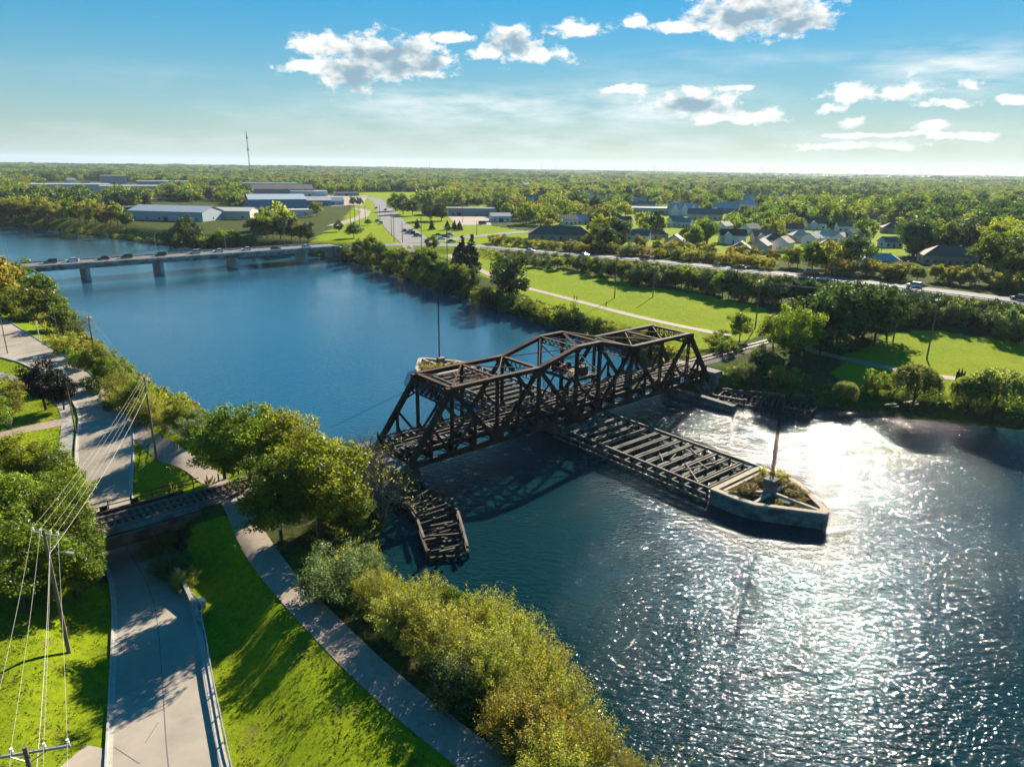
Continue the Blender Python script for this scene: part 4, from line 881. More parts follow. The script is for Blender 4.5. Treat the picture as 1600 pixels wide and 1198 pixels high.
def swing_bridge():
    T = empty('swing_bridge', (BC[0], BC[1], 0), BT, label='rusty steel railway swing bridge of two humped trusses across the canal', cat='bridge')
    st = M['steel']
    P = lambda nm, mb, mat=None, par=T: mb.build(nm, mat or st, par)
    nodes_b = [0, SA, 6.75, S2, 14.9, 19.0, 23.05, S1, 30.65, LH]
    for v in (-HW, HW):
        sg = 1 if v > 0 else -1
        # chords as riveted boxes with cover plates standing a little proud
        mb = MB(); mb.beam((-LH, v, ZB), (LH, v, ZB), .62, .62); mb.beam((-LH, v, ZB-.34), (LH, v, ZB-.34), .78, .06)
        for i in range(-34, 35, 2): mb.box((i, v, ZB), (.12, .70, .5))
        P('bottom_chord', mb)
        mb = MB(); tp = [(-S1, Z1), (-S2, Z1), (-SA, Z2), (SA, Z2), (S2, Z1), (S1, Z1)]
        for (a, za), (b, zb_) in zip(tp, tp[1:]):
            mb.beam((a, v, za), (b, v, zb_), .66, .56); mb.beam((a, v, za+.31), (b, v, zb_+.31), .80, .06)
        P('top_chord', mb)
        for s in (-1, 1):
            mb = MB(); mb.beam((s*LH, v, ZB), (s*S1, v, Z1), .74, .66); mb.beam((s*(LH-.1), v, ZB+.4), (s*(S1+.15), v, Z1+.25), .86, .05); P('end_post', mb)
            # verticals
            for u in (SA, S2, 19.0, S1):
                mb = MB(); zt = chord_z(u)
                w = .34 if u != SA else .5
                for off in (-.2, .2): mb.beam((s*u, v+off, ZB), (s*u, v+off, zt), .1, w)
                for k in range(int((zt-ZB)/.7)):
                    z = ZB+k*.7; mb.beam((s*u, v-.2, z), (s*u, v+.2, z+.7), .05, .09); mb.beam((s*u, v+.2, z), (s*u, v-.2, z+.7), .05, .09)
                P('vertical_post', mb)
            # subdivided panels: half-height hangers
            def mid(u0, z0, u1, z1): return ((u0+u1)/2, (z0+z1)/2)
            D = [((S1, Z1), (19.0, ZB)), ((19.0, ZB), (S2, Z1)), ((S2, Z1), (SA, ZB))]
            for k, ((ua, za), (ub, zb_)) in enumerate(D):
                mb = MB(); w = .52
                for off in (-.22, .22): mb.beam((s*ua, v+off, za), (s*ub, v+off, zb_), .1, w)
                L_ = math.dist((ua, za), (ub, zb_)); n = int(L_/.8)
                for i in range(n):
                    f0, f1 = i/n, (i+1)/n
                    a = (s*(ua+(ub-ua)*f0), za+(zb_-za)*f0); b = (s*(ua+(ub-ua)*f1), za+(zb_-za)*f1)
                    mb.beam((a[0], v-.2, a[1]), (b[0], v+.2, b[1]), .08, .08)
                mb.beam((s*ua, v, za), (s*ub, v, zb_), .5, .12)
                P('diagonal_brace', mb)
                um, zm = mid(ua, za, ub, zb_)
                mb = MB(); mb.beam((s*um, v, ZB), (s*um, v, zm), .36, .3); P('hanger', mb)
                if k < 2:
                    mb = MB(); ue = (19.0 if k == 0 else 19.0); lo = (S1 if k == 0 else S2)
                    mb.beam((s*um, v, zm), (s*lo, v, ZB), .34, .26); P('sub_diagonal', mb)
            um, zm = mid(LH, ZB, S1, Z1)
            mb = MB(); mb.beam((s*um, v, ZB), (s*um, v, zm), .36, .34); P('hanger', mb)
            mb = MB(); mb.beam((s*um, v, zm), (s*S1, v, ZB), .34, .3); P('sub_diagonal', mb)
            for u, z, w, h in [(S1, Z1-.3, 1.8, 1.0), (S2, Z1-.4, 2.0, 1.1), (19.0, ZB+.35, 2.2, .9), (SA, ZB+.4, 1.8, 1.0), (LH-.2, ZB+.2, 1.3, .8), (S1, ZB+.2, 1.5, .7), (S2, ZB+.2, 1.5, .7), (SA, Z2-.25, 1.1, .8)]:
                P('gusset_plate', MB().box((s*u, v, z), (w, .72, h)))
    # tower cross bracing in the truss planes
    for v in (-HW, HW):
        mb = MB(); mb.beam((-SA, v, ZB+.3), (SA, v, 9.6), .22, .22); mb.beam((SA, v, ZB+.3), (-SA, v, 9.6), .22, .22); P('tower_brace', mb)
    # floor: beams, stringers, ties, rails
    zf = ZB+.75
    for s in (-1, 1):
        for u in nodes_b:
            if u == 0 and s < 0: continue
            mb = MB(); mb.box((s*u, 0, zf-.05), (.10, 2*HW-.7, 1.15)); mb.box((s*u, 0, zf+.50), (.42, 2*HW-.7, .06)); mb.box((s*u, 0, zf-.60), (.42, 2*HW-.7, .06))
            for v in (-HW, HW):
                g = 1 if v > 0 else -1
                mb.prism([(s*u-.05, v-g*.3), (s*u+.05, v-g*.3), (s*u+.05, v-g*1.5), (s*u-.05, v-g*1.5)], zf+.5, [zf+1.7, zf+1.7, zf+.55, zf+.55])
            P('floor_beam', mb)
    for v in (-3.05, -1.15, 1.15, 3.05):
        mb = MB(); mb.beam((-LH, v, zf+.15), (LH, v, zf+.15), .05, .75); mb.beam((-LH, v, zf+.55), (LH, v, zf+.55), .3, .05); P('stringer', mb)
    for s in (-1, 1):
        mb = MB()
        for a, b in zip(nodes_b[::1], nodes_b[1:]):
            mb.beam((s*a, -HW, ZB+.1), (s*b, HW, ZB+.1), .2, .1); mb.beam((s*a, HW, ZB+.06), (s*b, -HW, ZB+.06), .2, .1)
        P('bottom_lateral_brace', mb)
    tie = MB().box((0, 0, 0), (.25, 3.3, .24)).mesh('sleeper', M['timber'])
    tie2 = MB().box((0, 0, 0), (.25, 2.7, .22)).mesh('sleeper', M['timber'])
    rnd = random.Random(2)
    zt = zf+.58+.12
    n = 0; u = -LH+.3
    while u < LH and n < 58:
        o = link('sleeper', tie, T, (u, 2.1, zt), rnd.uniform(-.02, .02)); n += 1; u += 1.18
    for i in range(40):
        u = rnd.uniform(-LH+.5, LH-.5)
        o = link('sleeper', tie2, T, (u, -2.1+rnd.uniform(-.3, .3), zt-.02), rnd.gauss(0, .14))
    for v in (1.38, 2.82):
        mb = MB(); mb.beam((-LH, v, zt+.22), (LH, v, zt+.22), .08, .17); P('rail', mb, M['rail'])
    mb = MB()
    for v in (.45, 3.8): mb.beam((-LH, v, zt+.2), (LH, v, zt+.2), .22, .2)
    P('guard_timber', mb, M['timber'])
    for v in (-3.7, -.5):
        mb = MB(); mb.beam((-LH, v, zt+.15), (LH, v, zt+.1), .2, .2); P('guard_timber', mb, M['timber'])
    mb = MB()
    for i in range(46):
        u = rnd.uniform(-LH+1, LH-1); mb.box((u, -2.1+rnd.uniform(-1.4, 1.4), zt+.14), (rnd.uniform(.8, 2.6), .2, .07), rnd.uniform(-.5, .5))
    P('loose_plank', mb, M['timber'])
    # portals and top bracing
    for s in (-1, 1):
        mb = MB(); d = Vector((s*(S1-LH), 0, Z1-ZB)).normalized()
        a = Vector((s*S1, 0, Z1)); h = 2.5
        c = a-d*h/2
        for k in (0, 1): pass
        laced(mb, (c.x, -HW+.3, c.z), (c.x, HW-.3, c.z), .3, h, 7, .22, side=d)
        laced(mb, (c.x, -HW+.3, c.z), (c.x, HW-.3, c.z), .12, h*.92, 14, .08, side=d)
        for v in (-HW, HW):
            g = 1 if v > 0 else -1
            q = a-d*(h+.1); mb.beam((q.x, v-g*1.6, q.z), (q.x-d.x*1.5, v-g*.3, q.z-d.z*1.5), .2, .25)
        P('portal_brace', mb)
        mb = MB(); mb.beam((s*S2, -HW, Z1+.05), (s*S2, HW, Z1+.05), .5, .3); laced(mb, (s*S2, -HW+.3, Z1-1.1), (s*S2, HW-.3, Z1-1.1), .22, 1.9, 8, .14); P('sway_brace', mb)
        mb = MB(); mb.beam((s*19, -HW, Z1+.1), (s*19, HW, Z1+.1), .42, .24); laced(mb, (s*19, -HW+.3, Z1-.75), (s*19, HW-.3, Z1-.75), .14, .8, 10, .08); P('top_strut', mb)
        mb = MB(); mb.beam((s*S1, -HW, Z1+.1), (s*S1, HW, Z1+.1), .6, .3); P('top_strut', mb)
        mb = MB(); mb.beam((s*S1, -HW, Z1+.2), (s*19, HW, Z1+.2), .17, .14); mb.beam((s*S1, HW, Z1+.05), (s*19, -HW, Z1+.05), .17, .14)
        mb.beam((s*19, -HW, Z1+.2), (s*S2, HW, Z1+.2), .17, .14); mb.beam((s*19, HW, Z1+.05), (s*S2, -HW, Z1+.05), .17, .14); P('top_lateral_brace', mb)
        mb = MB(); laced(mb, (s*SA, -HW, Z2-.3), (s*SA, HW, Z2-.3), .3, .9, 9, .14); P('tower_strut', mb)
        mb = MB(); mb.beam((s*S2, -HW, Z1+.1), (s*SA, HW, Z2+.1), .13, .12); mb.beam((s*S2, HW, Z1), (s*SA, -HW, Z2), .13, .12); P('top_lateral_brace', mb)
        mb = MB(); mb.beam((s*SA, -HW, 10.1), (s*SA, HW, 13.9), .14, .14); mb.beam((s*SA, HW, 10.1), (s*SA, -HW, 13.9), .14, .14); P('tower_brace', mb)
    mb = MB(); laced(mb, (-SA, -HW, Z2+.1), (SA, HW, Z2+.1), .12, .3, 8, .08, side=(1, -1, 0)); laced(mb, (-SA, HW, Z2), (SA, -HW, Z2), .12, .3, 8, .08, side=(1, 1, 0)); P('tower_top_brace', mb)
    # machinery platform inside the tower
    zp = 9.7
    mb = MB()
    for v in (-HW+.4, HW-.4): mb.beam((-SA-.2, v, zp-.3), (SA+.2, v, zp-.3), .2, .45)
    for u in (-SA, SA): mb.beam((u, -HW, zp-.3), (u, HW, zp-.3), .2, .5)
    for v in (-2, 0, 2): mb.beam((-SA, v, zp-.25), (SA, v, zp-.25), .14, .25)
    plat = P('machinery_platform', mb)
    mb = MB()
    for i in range(30):
        v = -HW+.5+i*.27
        if i in (9, 10, 17, 22): continue
        mb.box((rnd.uniform(-.35, .25), v, zp+.02+rnd.uniform(0, .05)), (2*SA-rnd.uniform(.2, 1.8), .22, .06), rnd.uniform(-.05, .05))
    mb.build('deck_boards', material('bleached_boards', (.34, .22, .13), (.19, .13, .08), 2, .85, .01, 10), plat)
    mb = MB()
    for u in (-SA, SA):
        for z in (.55, 1.1): mb.beam((u, -HW, zp+z), (u, HW, zp+z), .07, .07)
    P('platform_rail', mb)
    for (u, v, r) in [(-1.6, 1.5, .95), (-1.3, -.4, .7), (-.2, 2.6, .8), (.9, 1.0, .6), (1.4, -1.8, .75), (-1.9, 3.2, .6)]:
        mb = MB(); pts = [(u, v-.16, zp+r*.9), (u, v+.16, zp+r*.9)]; mb.tube(pts, r, 14); mb.tube([(u, v-.5, zp+r*.9), (u, v+.5, zp+r*.9)], .16, 8)
        for k in range(14):
            a = 6.283*k/14; mb.box((u+math.cos(a)*r, v, zp+r*.9+math.sin(a)*r), (.13, .26, .13))
        mb.box((u, v+.45, zp+.3), (.5, .2, .7)); P('gear_wheel', mb)
    mb = MB(); mb.box((.2, -2.9, zp+.75), (1.6, 1.2, 1.3)); mb.box((.2, -2.9, zp+1.45), (1.8, 1.4, .08)); mb.tube([(0, 0, zp), (0, 0, ZB)], .14, 8); mb.box((-1.2, 0.4, zp+.5), (1.1, .9, .9)); P('drive_motor', mb)
    for (u, v) in ((1.2, -3.4), (-1.9, 3.6)):
        mb = MB()
        for o_ in (-.22, .22): mb.beam((u+o_, v, zf), (u+o_-.0, v+.6, zp), .06, .06)
        for k in range(16):
            f = k/16; mb.beam((u-.22, v+.6*f, zf+(zp-zf)*f), (u+.22, v+.6*f, zf+(zp-zf)*f), .04, .04)
        P('ladder', mb)
    mb = MB(); mb.tube([(0, 0, 1.9), (0, 0, 2.3)], 3.9, 28); mb.tube([(0, 0, 2.3), (0, 0, ZB-.35)], 3.3, 28)
    for k in range(28):
        a = 6.283*k/28; mb.tube([(math.cos(a)*3.3, math.sin(a)*3.3, 2.35), (math.cos(a)*3.75, math.sin(a)*3.75, 2.35)], .2, 6)
    P('turntable_drum', mb)
    mb = MB(); mb.box((25.5, -HW-.37, ZB+1.15), (1.0, .03, 1.0)); sgn = P('notice_plate', mb, M['white'])
    mb = MB(); mb.box((25.5, -HW-.392, ZB+1.2), (.6, .01, .5)); mb.build('notice_marking', M['galv'], sgn)
    # pivot pier
    mb = MB(); mb.tube([(0, 0, -2), (0, 0, 1.55), (0, 0, 1.56), (0, 0, 1.9)], [4.9, 4.8, 5.0, 5.0], 40)
    tag(mb.build('pivot_pier', M['old_concrete'], None, (BC[0], BC[1], 0), BT), 'round concrete pivot pier in the water under the middle of the swing bridge', 'bridge pier')

def fender(sign):
    """long timber fender from the pivot pier to the concrete island (local: x across, y outwards)"""
    T = empty('timber_fender', (BC[0], BC[1], 0), BT if sign > 0 else BT+math.pi, label='timber fender of cross beams on piles '+('beyond the swing bridge' if sign > 0 else 'reaching the large near concrete island'), cat='fender')
    rnd = random.Random(8+sign); z = 2.05; w = 5.8; y0, y1 = 3.2, 32.6
    for x in (-w, w):
        mb = MB(); mb.beam((x, y0, z+.08), (x, y1, z+.08), .32, .34); mb.beam((x*1.05, y0, z-.75), (x*1.05, y1, z-.75), .26, .3); mb.beam((x*1.05, y0, .45), (x*1.05, y1, .4), .26, .3)
        mb.build('side_wale', M['timber'], T)
    k = 0
    y = y0+1
    while y < y1-.4:
        for dy in (0, .48):
            mb = MB(); e = rnd.uniform(-.35, .25); mb.beam((-w+.1, y+dy+e*.3, z-.12), (w-.1, y+dy, z-.12+rnd.uniform(-.03, .03)), .24, .26); mb.build('cross_beam', M['timber'], T)
        mb = MB(); mb.beam((-w+.1, y+.24, .65), (w-.1, y+.24, .7), .28, .28)
        mb.beam((-w+.2, y+.24, .7), (-1, y+.24, z-.2), .18, .18)
        mb.build('lower_beam', M['dark_timber'], T)
        for x in (-w*1.02, -w*.5, 0, w*.5, w*1.02):
            mb = MB(); mb.tube([(x, y+.24, -2), (x, y+.24, z-.25 if abs(x) < w else z-.1)], .19, 7); mb.build('pile', M['dark_timber'], T)
        y += 2.15; k += 1
    for _ in range(5):
        mb = MB(); x = rnd.uniform(-4, 4); yy = rnd.uniform(8, 30); a = rnd.uniform(.3, 1.2); mb.beam((x, yy, z+.12), (x+math.cos(a)*2.6, yy+math.sin(a)*2.6, z+.14), .16, .12); mb.build('loose_beam', M['timber'], T)
    mb = MB(); mb.beam((1.5, y1-7, z+.15), (w-.3, y1-2, z+.15), .2, .18); mb.beam((-2, y1-4.4, z+.15), (3.4, y1-5.6, z+.15), .2, .18); mb.build('loose_beam', M['timber'], T)
    mb = MB(); mb.tube([(w-.6, y0+.3, z+.1), (w-.6, y0+.3, z+1.5)], .22, 8); mb.build('mooring_post', M['white'], T)

ISL = [(-5.9, 32.7), (-6.6, 36.5), (-5.4, 39.3), (-.6, 45.6), (.6, 45.6), (5.2, 38.9), (5.7, 36.3), (5.7, 32.7)]
def island(sign):
    T = empty('concrete_island', (BC[0], BC[1], 0), BT if sign > 0 else BT+math.pi, label=('small pointed concrete island beyond the swing bridge, with a thin dark mast' if sign > 0 else 'large pointed concrete island at the end of the near timber fender'), cat='concrete island')
    c = Vector((0, 37.6)); z = 2.15
    inner = [tuple(c+(Vector(p)-c)*.86) for p in ISL]; n = len(ISL)
    mb = MB(); 
    out_top = [(p[0], p[1], z) for p in ISL]; out_bot = [(p[0], p[1], -2) for p in ISL]
    in_top = [(p[0], p[1], z) for p in inner]; in_bot = [(p[0], p[1], 1.2) for p in inner]
    for i in range(n):
        j = (i+1) % n
        mb.add([out_bot[i], out_bot[j], out_top[j], out_top[i]], [(0, 1, 2, 3)], 0)
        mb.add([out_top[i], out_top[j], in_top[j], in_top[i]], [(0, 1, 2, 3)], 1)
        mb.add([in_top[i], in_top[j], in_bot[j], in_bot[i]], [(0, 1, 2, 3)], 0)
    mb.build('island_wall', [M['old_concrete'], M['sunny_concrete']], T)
    mb = MB()
    for i in range(n):
        j = (i+1) % n; a, b = Vector((*ISL[i], 0)), Vector((*ISL[j], 0)); d = (b-a).normalized(); nn = Vector((d.y, -d.x, 0)) if sign else 0
        L_ = (b-a).length; k = int(L_/1.6)
        mid_ = (a+b)/2-Vector((0, 37.6, 0)); nn = Vector((d.y, -d.x, 0)); nn = nn if nn.dot(mid_) > 0 else -nn
        p0 = a+nn*.045; q0 = b+nn*.045; mb.beam((p0.x, p0.y, z-.14), (q0.x, q0.y, z-.14), .09, .2)
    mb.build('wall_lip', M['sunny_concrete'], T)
    mb = MB()
    for a, b in [((-4.9, 34), (4.6, 34)), ((-5, 34.4), (0, 38)), ((4.7, 34.4), (0, 38)), ((0, 38), (0, 44.4)), ((-5, 38.3), (0, 38.2)), ((-.1, 38.2), (4.4, 38.4))]:
        mb.beam((*a, z-.22), (*b, z-.22), .42, .36)
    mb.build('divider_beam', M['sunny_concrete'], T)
    mb = MB(); mb.prism(inner, 1.0, 1.45); mb.build('island_soil', material('island_soil', (.05, .045, .03), (.09, .075, .045), 2, .95, .05, 8), T)
    mb = MB(); mb.box((0, 37.9, 2.6), (1.3, 1.3, 2.3)); mb.box((0, 37.9, 3.8), (1.5, 1.5, .14)); mb.build('mast_plinth', M['old_concrete'], T)
    def loc(x, y):
        s = 1 if sign > 0 else -1; return BC+BE*x*s+BN*y*s
    H_ = 11.3 if sign < 0 else 13.2
    p = loc(0, 37.9 if sign < 0 else 38.4)
    mb = MB()
    if sign < 0:
        for a, b in ((-.17, -.17), (.17, -.17), (.17, .17), (-.17, .17)): mb.beam((a, b, 3.87), (a*.6, b*.6, 3.87+H_), .06, .06)
        for k in range(26):
            f, g = k/26, (k+1)/26; w0, w1 = .17*(1-.4*f), .17*(1-.4*g); z0, z1_ = 3.87+H_*f, 3.87+H_*g
            mb.beam((-w0, -w0, z0), (w1, -w1, z1_), .035, .035); mb.beam((w0, w0, z0), (-w1, w1, z1_), .035, .035); mb.beam((-w0, w0, z0), (-w1, -w1, z1_), .035, .035); mb.beam((w0, -w0, z0), (w1, w1, z1_), .035, .035)
    else: mb.tube([(0, 0, 3.87), (0, 0, 3.87+H_)], [.15, .11], 8)
    o = mb.build('mast', M['steel'], None, (p[0], p[1], 0), BT); tag(o, 'thin brown lattice mast standing on the near concrete island' if sign < 0 else 'plain dark mast standing on the concrete island beyond the bridge', 'mast')
    pl = [(-3.9, 35.3, 1.5, 'gtuft'), (-2.6, 35.7, 2.1, 'tuft'), (-1.4, 36.2, 1.6, 'tuft'), (3.5, 35.6, 2.6, 'gtuft'), (2.4, 35.6, 1.7, 'tuft'), (3.2, 38.6, 1.7, 'tuft'), (2.2, 40.4, 1.8, 'tuft'), (4.1, 37.2, 1.9, 'tuft'), (-1.9, 40, 1.0, 'gtuft'), (-2.8, 39.4, .8, 'gtuft'), (-.9, 42, .8, 'tuft'), (1.1, 41.5, 1.2, 'tuft')]
    for x, y, h, k in (pl if sign < 0 else [(-x_, y_, h_*1.0, k_) for x_, y_, h_, k_ in pl]):
        q = loc(-x if sign < 0 else x, y)
        plant('grass_tuft' if k == 'tuft' else 'green_tuft', k, (q[0], q[1], 1.42), h, 1.2, label=('dry' if k == 'tuft' else 'green')+(' clump growing on the near concrete island' if sign < 0 else ' clump growing on the concrete island beyond the bridge'), cat='plant', group='plants on the islands')

def crib(name, outer, inner, zt, label, seed, dens=1.):
    T = empty(name, (0, 0, 0), label=label, cat='timber crib'); rnd = random.Random(seed)
    O = np.array([buv(*p) for p in outer]); I = np.array([buv(*p) for p in inner])
    def samp(A, t):
        cs = np.r_[0, np.cumsum(np.hypot(*(A[1:]-A[:-1]).T))]; return np.array([np.interp(t*cs[-1], cs, A[:, 0]), np.interp(t*cs[-1], cs, A[:, 1])])
    L_ = np.hypot(*(O[1:]-O[:-1]).T).sum(); n = int(L_/1.15*dens)
    for A in (O, I):
        for a, b in zip(A, A[1:]):
            for z in ((zt+.1, zt-.6, .35) if zt > 1.2 else (zt+.1, .3)):
                if rnd.random() < (.12 if zt < 1.3 else .38): continue
                mb = MB(); mb.beam((*a, z), (*b, z+rnd.uniform(-.08, .04)), .3, .3); mb.build('side_wale', M['timber' if z > zt-.3 else 'dark_timber'], T)
    for i in range(n+1):
        t = i/n; a, b = samp(O, t), samp(I, t); mid_ = a+(b-a)*rnd.uniform(.35, .65)
        if rnd.random() < .78:
            lo = rnd.uniform(0, .35); f = 1-rnd.uniform(0, .4); js = (b-a)[::-1]*np.array([-1, 1])*rnd.uniform(-.10, .10)
            mb = MB(); p, q = a+(b-a)*lo, a+(b-a)*f+js; mb.beam((*p, zt-.1+rnd.uniform(-.35, .15)), (*q, zt-.1+rnd.uniform(-.8, .15)), rnd.uniform(.16, .26), .22); mb.build('cross_beam', M[rnd.choice(['timber', 'dark_timber', 'dark_timber'])], T)
        mb = MB(); mb.beam((*a, .4), (*b, .4), .28, .26); mb.build('lower_beam', M['dark_timber'], T)
        for c in (a, mid_, b):
            if i % 2 and c is not mid_: continue
            mb = MB(); top = zt+rnd.choice((-.2, .1, .35, -.5)); mb.tube([(*c, -2), (*c, top)], .2, 7); mb.build('pile', M['dark_timber'], T)
    return T

def abutments():
    c = material('abutment_concrete', (.17, .165, .15), (.09, .088, .08), .8, .9, .04, 6, c3=(.05, .05, .045), s3=.4)
    mb = MB(); mb.prism([(-33.2, -5.6), (-33.2, 5.6), (-36.6, 5.6), (-36.6, -5.6)], -2, ZB-.45); mb.prism([(-34.9, -5.6), (-34.9, 5.6), (-37.4, 5.6), (-37.4, -5.6)], ZB-.44, 4.05)
    tag(mb.build('abutment', c, None, (BC[0], BC[1], 0), BT), 'dark concrete abutment under the near end of the swing bridge', 'abutment')
    mb = MB(); mb.prism([(33.2, -5.6), (33.2, 5.6), (36.6, 5.6), (36.6, -5.6)], -2, ZB-.45); mb.prism([(34.9, -5.6), (34.9, 5.6), (37.4, 5.6), (37.4, -5.6)], ZB-.44, 4.35)
    tag(mb.build('abutment', c, None, (BC[0], BC[1], 0), BT), 'concrete abutment under the far end of the swing bridge', 'abutment')
    a, b = at0(1050, 604, 1.5), at0(1148, 632, 1.5)
    mb = MB(); mb.beam((*a, -.2), (*b, -.4), 1.2, 3.4); tag(mb.build('quay_wall', c), 'low grey concrete wall running along the water from the far abutment', 'wall')

def railway(name, u0, u1, label, gap=None, curve=None):
    T = empty(name, (0, 0, 0), label=label, cat='railway track'); z = 3.95+.32
    C = np.array([buv(u, 2.1) for u in np.arange(u0, u1, 1.2)]) if curve is None else curve
    Z = np.maximum(heights(C), 3.95)+.30
    L_, R_ = offset(C, 3.6)
    nx = 2; n = len(C)
    V = []; F = []
    for i in range(n):
        zz = Z[i]
        V += [(*(L_[i]+(L_[i]-C[i])*.5), zz-.40), (*L_[i], zz-.04), (*R_[i], zz-.04), (*(R_[i]+(R_[i]-C[i])*.5), zz-.40)]
        if i: b = 4*i; F += [(b-4+k, b-3+k, b+1+k, b+k) for k in range(3)]
    mb = MB().add(V, F); mb.build('ballast_bed', M['ballast'], T)
    T_ = np.gradient(C, axis=0); T_ /= np.linalg.norm(T_, axis=1)[:, None]; Nn = np.c_[-T_[:, 1], T_[:, 0]]
    mb = MB(); cs = np.r_[0, np.cumsum(np.hypot(*(C[1:]-C[:-1]).T))]
    for s in np.arange(.3, cs[-1], .72):
        x, y, zz = np.interp(s, cs, C[:, 0]), np.interp(s, cs, C[:, 1]), np.interp(s, cs, Z); nx_, ny_ = np.interp(s, cs, Nn[:, 0]), np.interp(s, cs, Nn[:, 1])
        mb.beam((x-nx_*1.3, y-ny_*1.3, zz+.02), (x+nx_*1.3, y+ny_*1.3, zz+.02), .24, .14)
    o = mb.build('sleepers', M['dark_timber'], T); o['kind'] = 'stuff'
    for s in (-.72, .72):
        mb = MB()
        for i in range(n-1): mb.beam((*(C[i]+Nn[i]*s), Z[i]+.17), (*(C[i+1]+Nn[i+1]*s), Z[i+1]+.17), .08, .16)
        mb.build('rail', M['rail'], T)
    return T

def underpass():
    # two plate girders and a deck carrying the track over the dipping street
    u0, u1 = -71.5, -60.5
    T = empty('railway_underbridge', (BC[0], BC[1], 0), BT, label='short rusty girder bridge carrying the track over the sunken street', cat='bridge')
    gm = material('girder_rust', (.10, .05, .03), (.16, .11, .08), 1.4, .8, .01, 9, c3=(.045, .03, .025), s3=.6)
    for v in (-2.4, 4.6, -.2):
        mb = MB(); mb.box(((u0+u1)/2, v, 3.75), (u1-u0, .06, 1.2)); mb.box(((u0+u1)/2, v, 4.36), (u1-u0, .5, .06)); mb.box(((u0+u1)/2, v, 3.14), (u1-u0, .5, .06))
        for u in np.arange(u0+.5, u1, 1.2): mb.box((u, v, 3.75), (.1, .36, 1.14))
        mb.build('girder', gm, T)
    mb = MB(); mb.box(((u0+u1)/2, 1.1, 3.9), (u1-u0, 6.9, .16)); mb.build('deck', M['dark_timber'], T)
    mb = MB(); mb.box(((u0+u1)/2, -1.35, 4.5), (u1-u0, 1.5, .08)); mb.build('walkway', M['timber'], T)
    mb = MB()
    for u in np.arange(u0-1.5, u1+2, 2.3): mb.beam((u, 4.9, 4.0), (u, 4.9, 5.4), .1, .1)
    for z in (4.85, 5.35): mb.beam((u0-1.5, 4.9, z), (u1+2, 4.9, z), .08, .09)
    mb.build('handrail', M['dark_timber'], T)
    mb = MB()
    for s, e in ((-3.8, 0), (-3.8, 1)): mb.box((u0+2.6+e*3.2, 4.82, 4.55), (.8, .12, .5))
    mb.build('bracket', M['steel'], T)
    c = M['old_concrete']
    for uu, lab in ((u0-.35, 'concrete side wall of the underpass on the side away from the canal'), (u1+.35, 'concrete side wall of the underpass on the canal side')):
        mb = MB(); mb.box((uu, .9, 1.8), (.9, 9.6, 4.1)); tag(mb.build('underpass_wall', c, None, (BC[0], BC[1], 0), BT), lab, 'wall')
    # wing wall with sloping top and a steel guard rail along the street's edge
    A = [at(*p) for p in [(262, 893), (272, 905), (288, 935), (300, 960), (309, 985)]]
    mb = MB()
    for i, (a, b) in enumerate(zip(A, A[1:])):
        h0, h1 = 2.0-.42*i, 2.0-.42*(i+1)
        o = Vector((.5, -.1, 0)); a, b = Vector(a)+o, Vector(b)+o
        d = (b-a).normalized(); nn = Vector((d.y, -d.x, 0))*.2
        mb.add([a-nn-Vector((0, 0, .5)), b-nn-Vector((0, 0, .5)), b+nn-Vector((0, 0, .5)), a+nn-Vector((0, 0, .5)), a-nn+Vector((0, 0, h0)), b-nn+Vector((0, 0, h1)), b+nn+Vector((0, 0, h1)), a+nn+Vector((0, 0, h0))],
               [(0, 1, 5, 4), (1, 2, 6, 5), (2, 3, 7, 6), (3, 0, 4, 7), (4, 5, 6, 7)])
    tag(mb.build('wing_wall', M['concrete']), 'sloping concrete wing wall where the street leaves the underpass', 'wall')
    T = empty('guard_rail', (0, 0, 0), label='low steel guard rail along the right edge of the sunken street', cat='guard rail')
    pts = [(268, 905), (284, 925), (300, 940), (311, 955), (311, 978), (316, 1000), (322, 1040), (330, 1085), (337, 1120), (345, 1160), (353, 1200), (362, 1240)]
    G = []
    for p in pts:
        q = at(*p); G.append(Vector((q[0]+.35, q[1], q[2]+.05)))
    for p in G: MB().beam(p, p+Vector((0, 0, .75)), .12, .12).build('rail_post', M['galv'], T)
    mb = MB()
    for a, b in zip(G, G[1:]):
        mb.beam(a+Vector((0, 0, .62)), b+Vector((0, 0, .62)), .05, .28); mb.beam(a+Vector((0, 0, .70)), b+Vector((0, 0, .70)), .1, .06)
    mb.build('rail_beam', M['galv'], T)

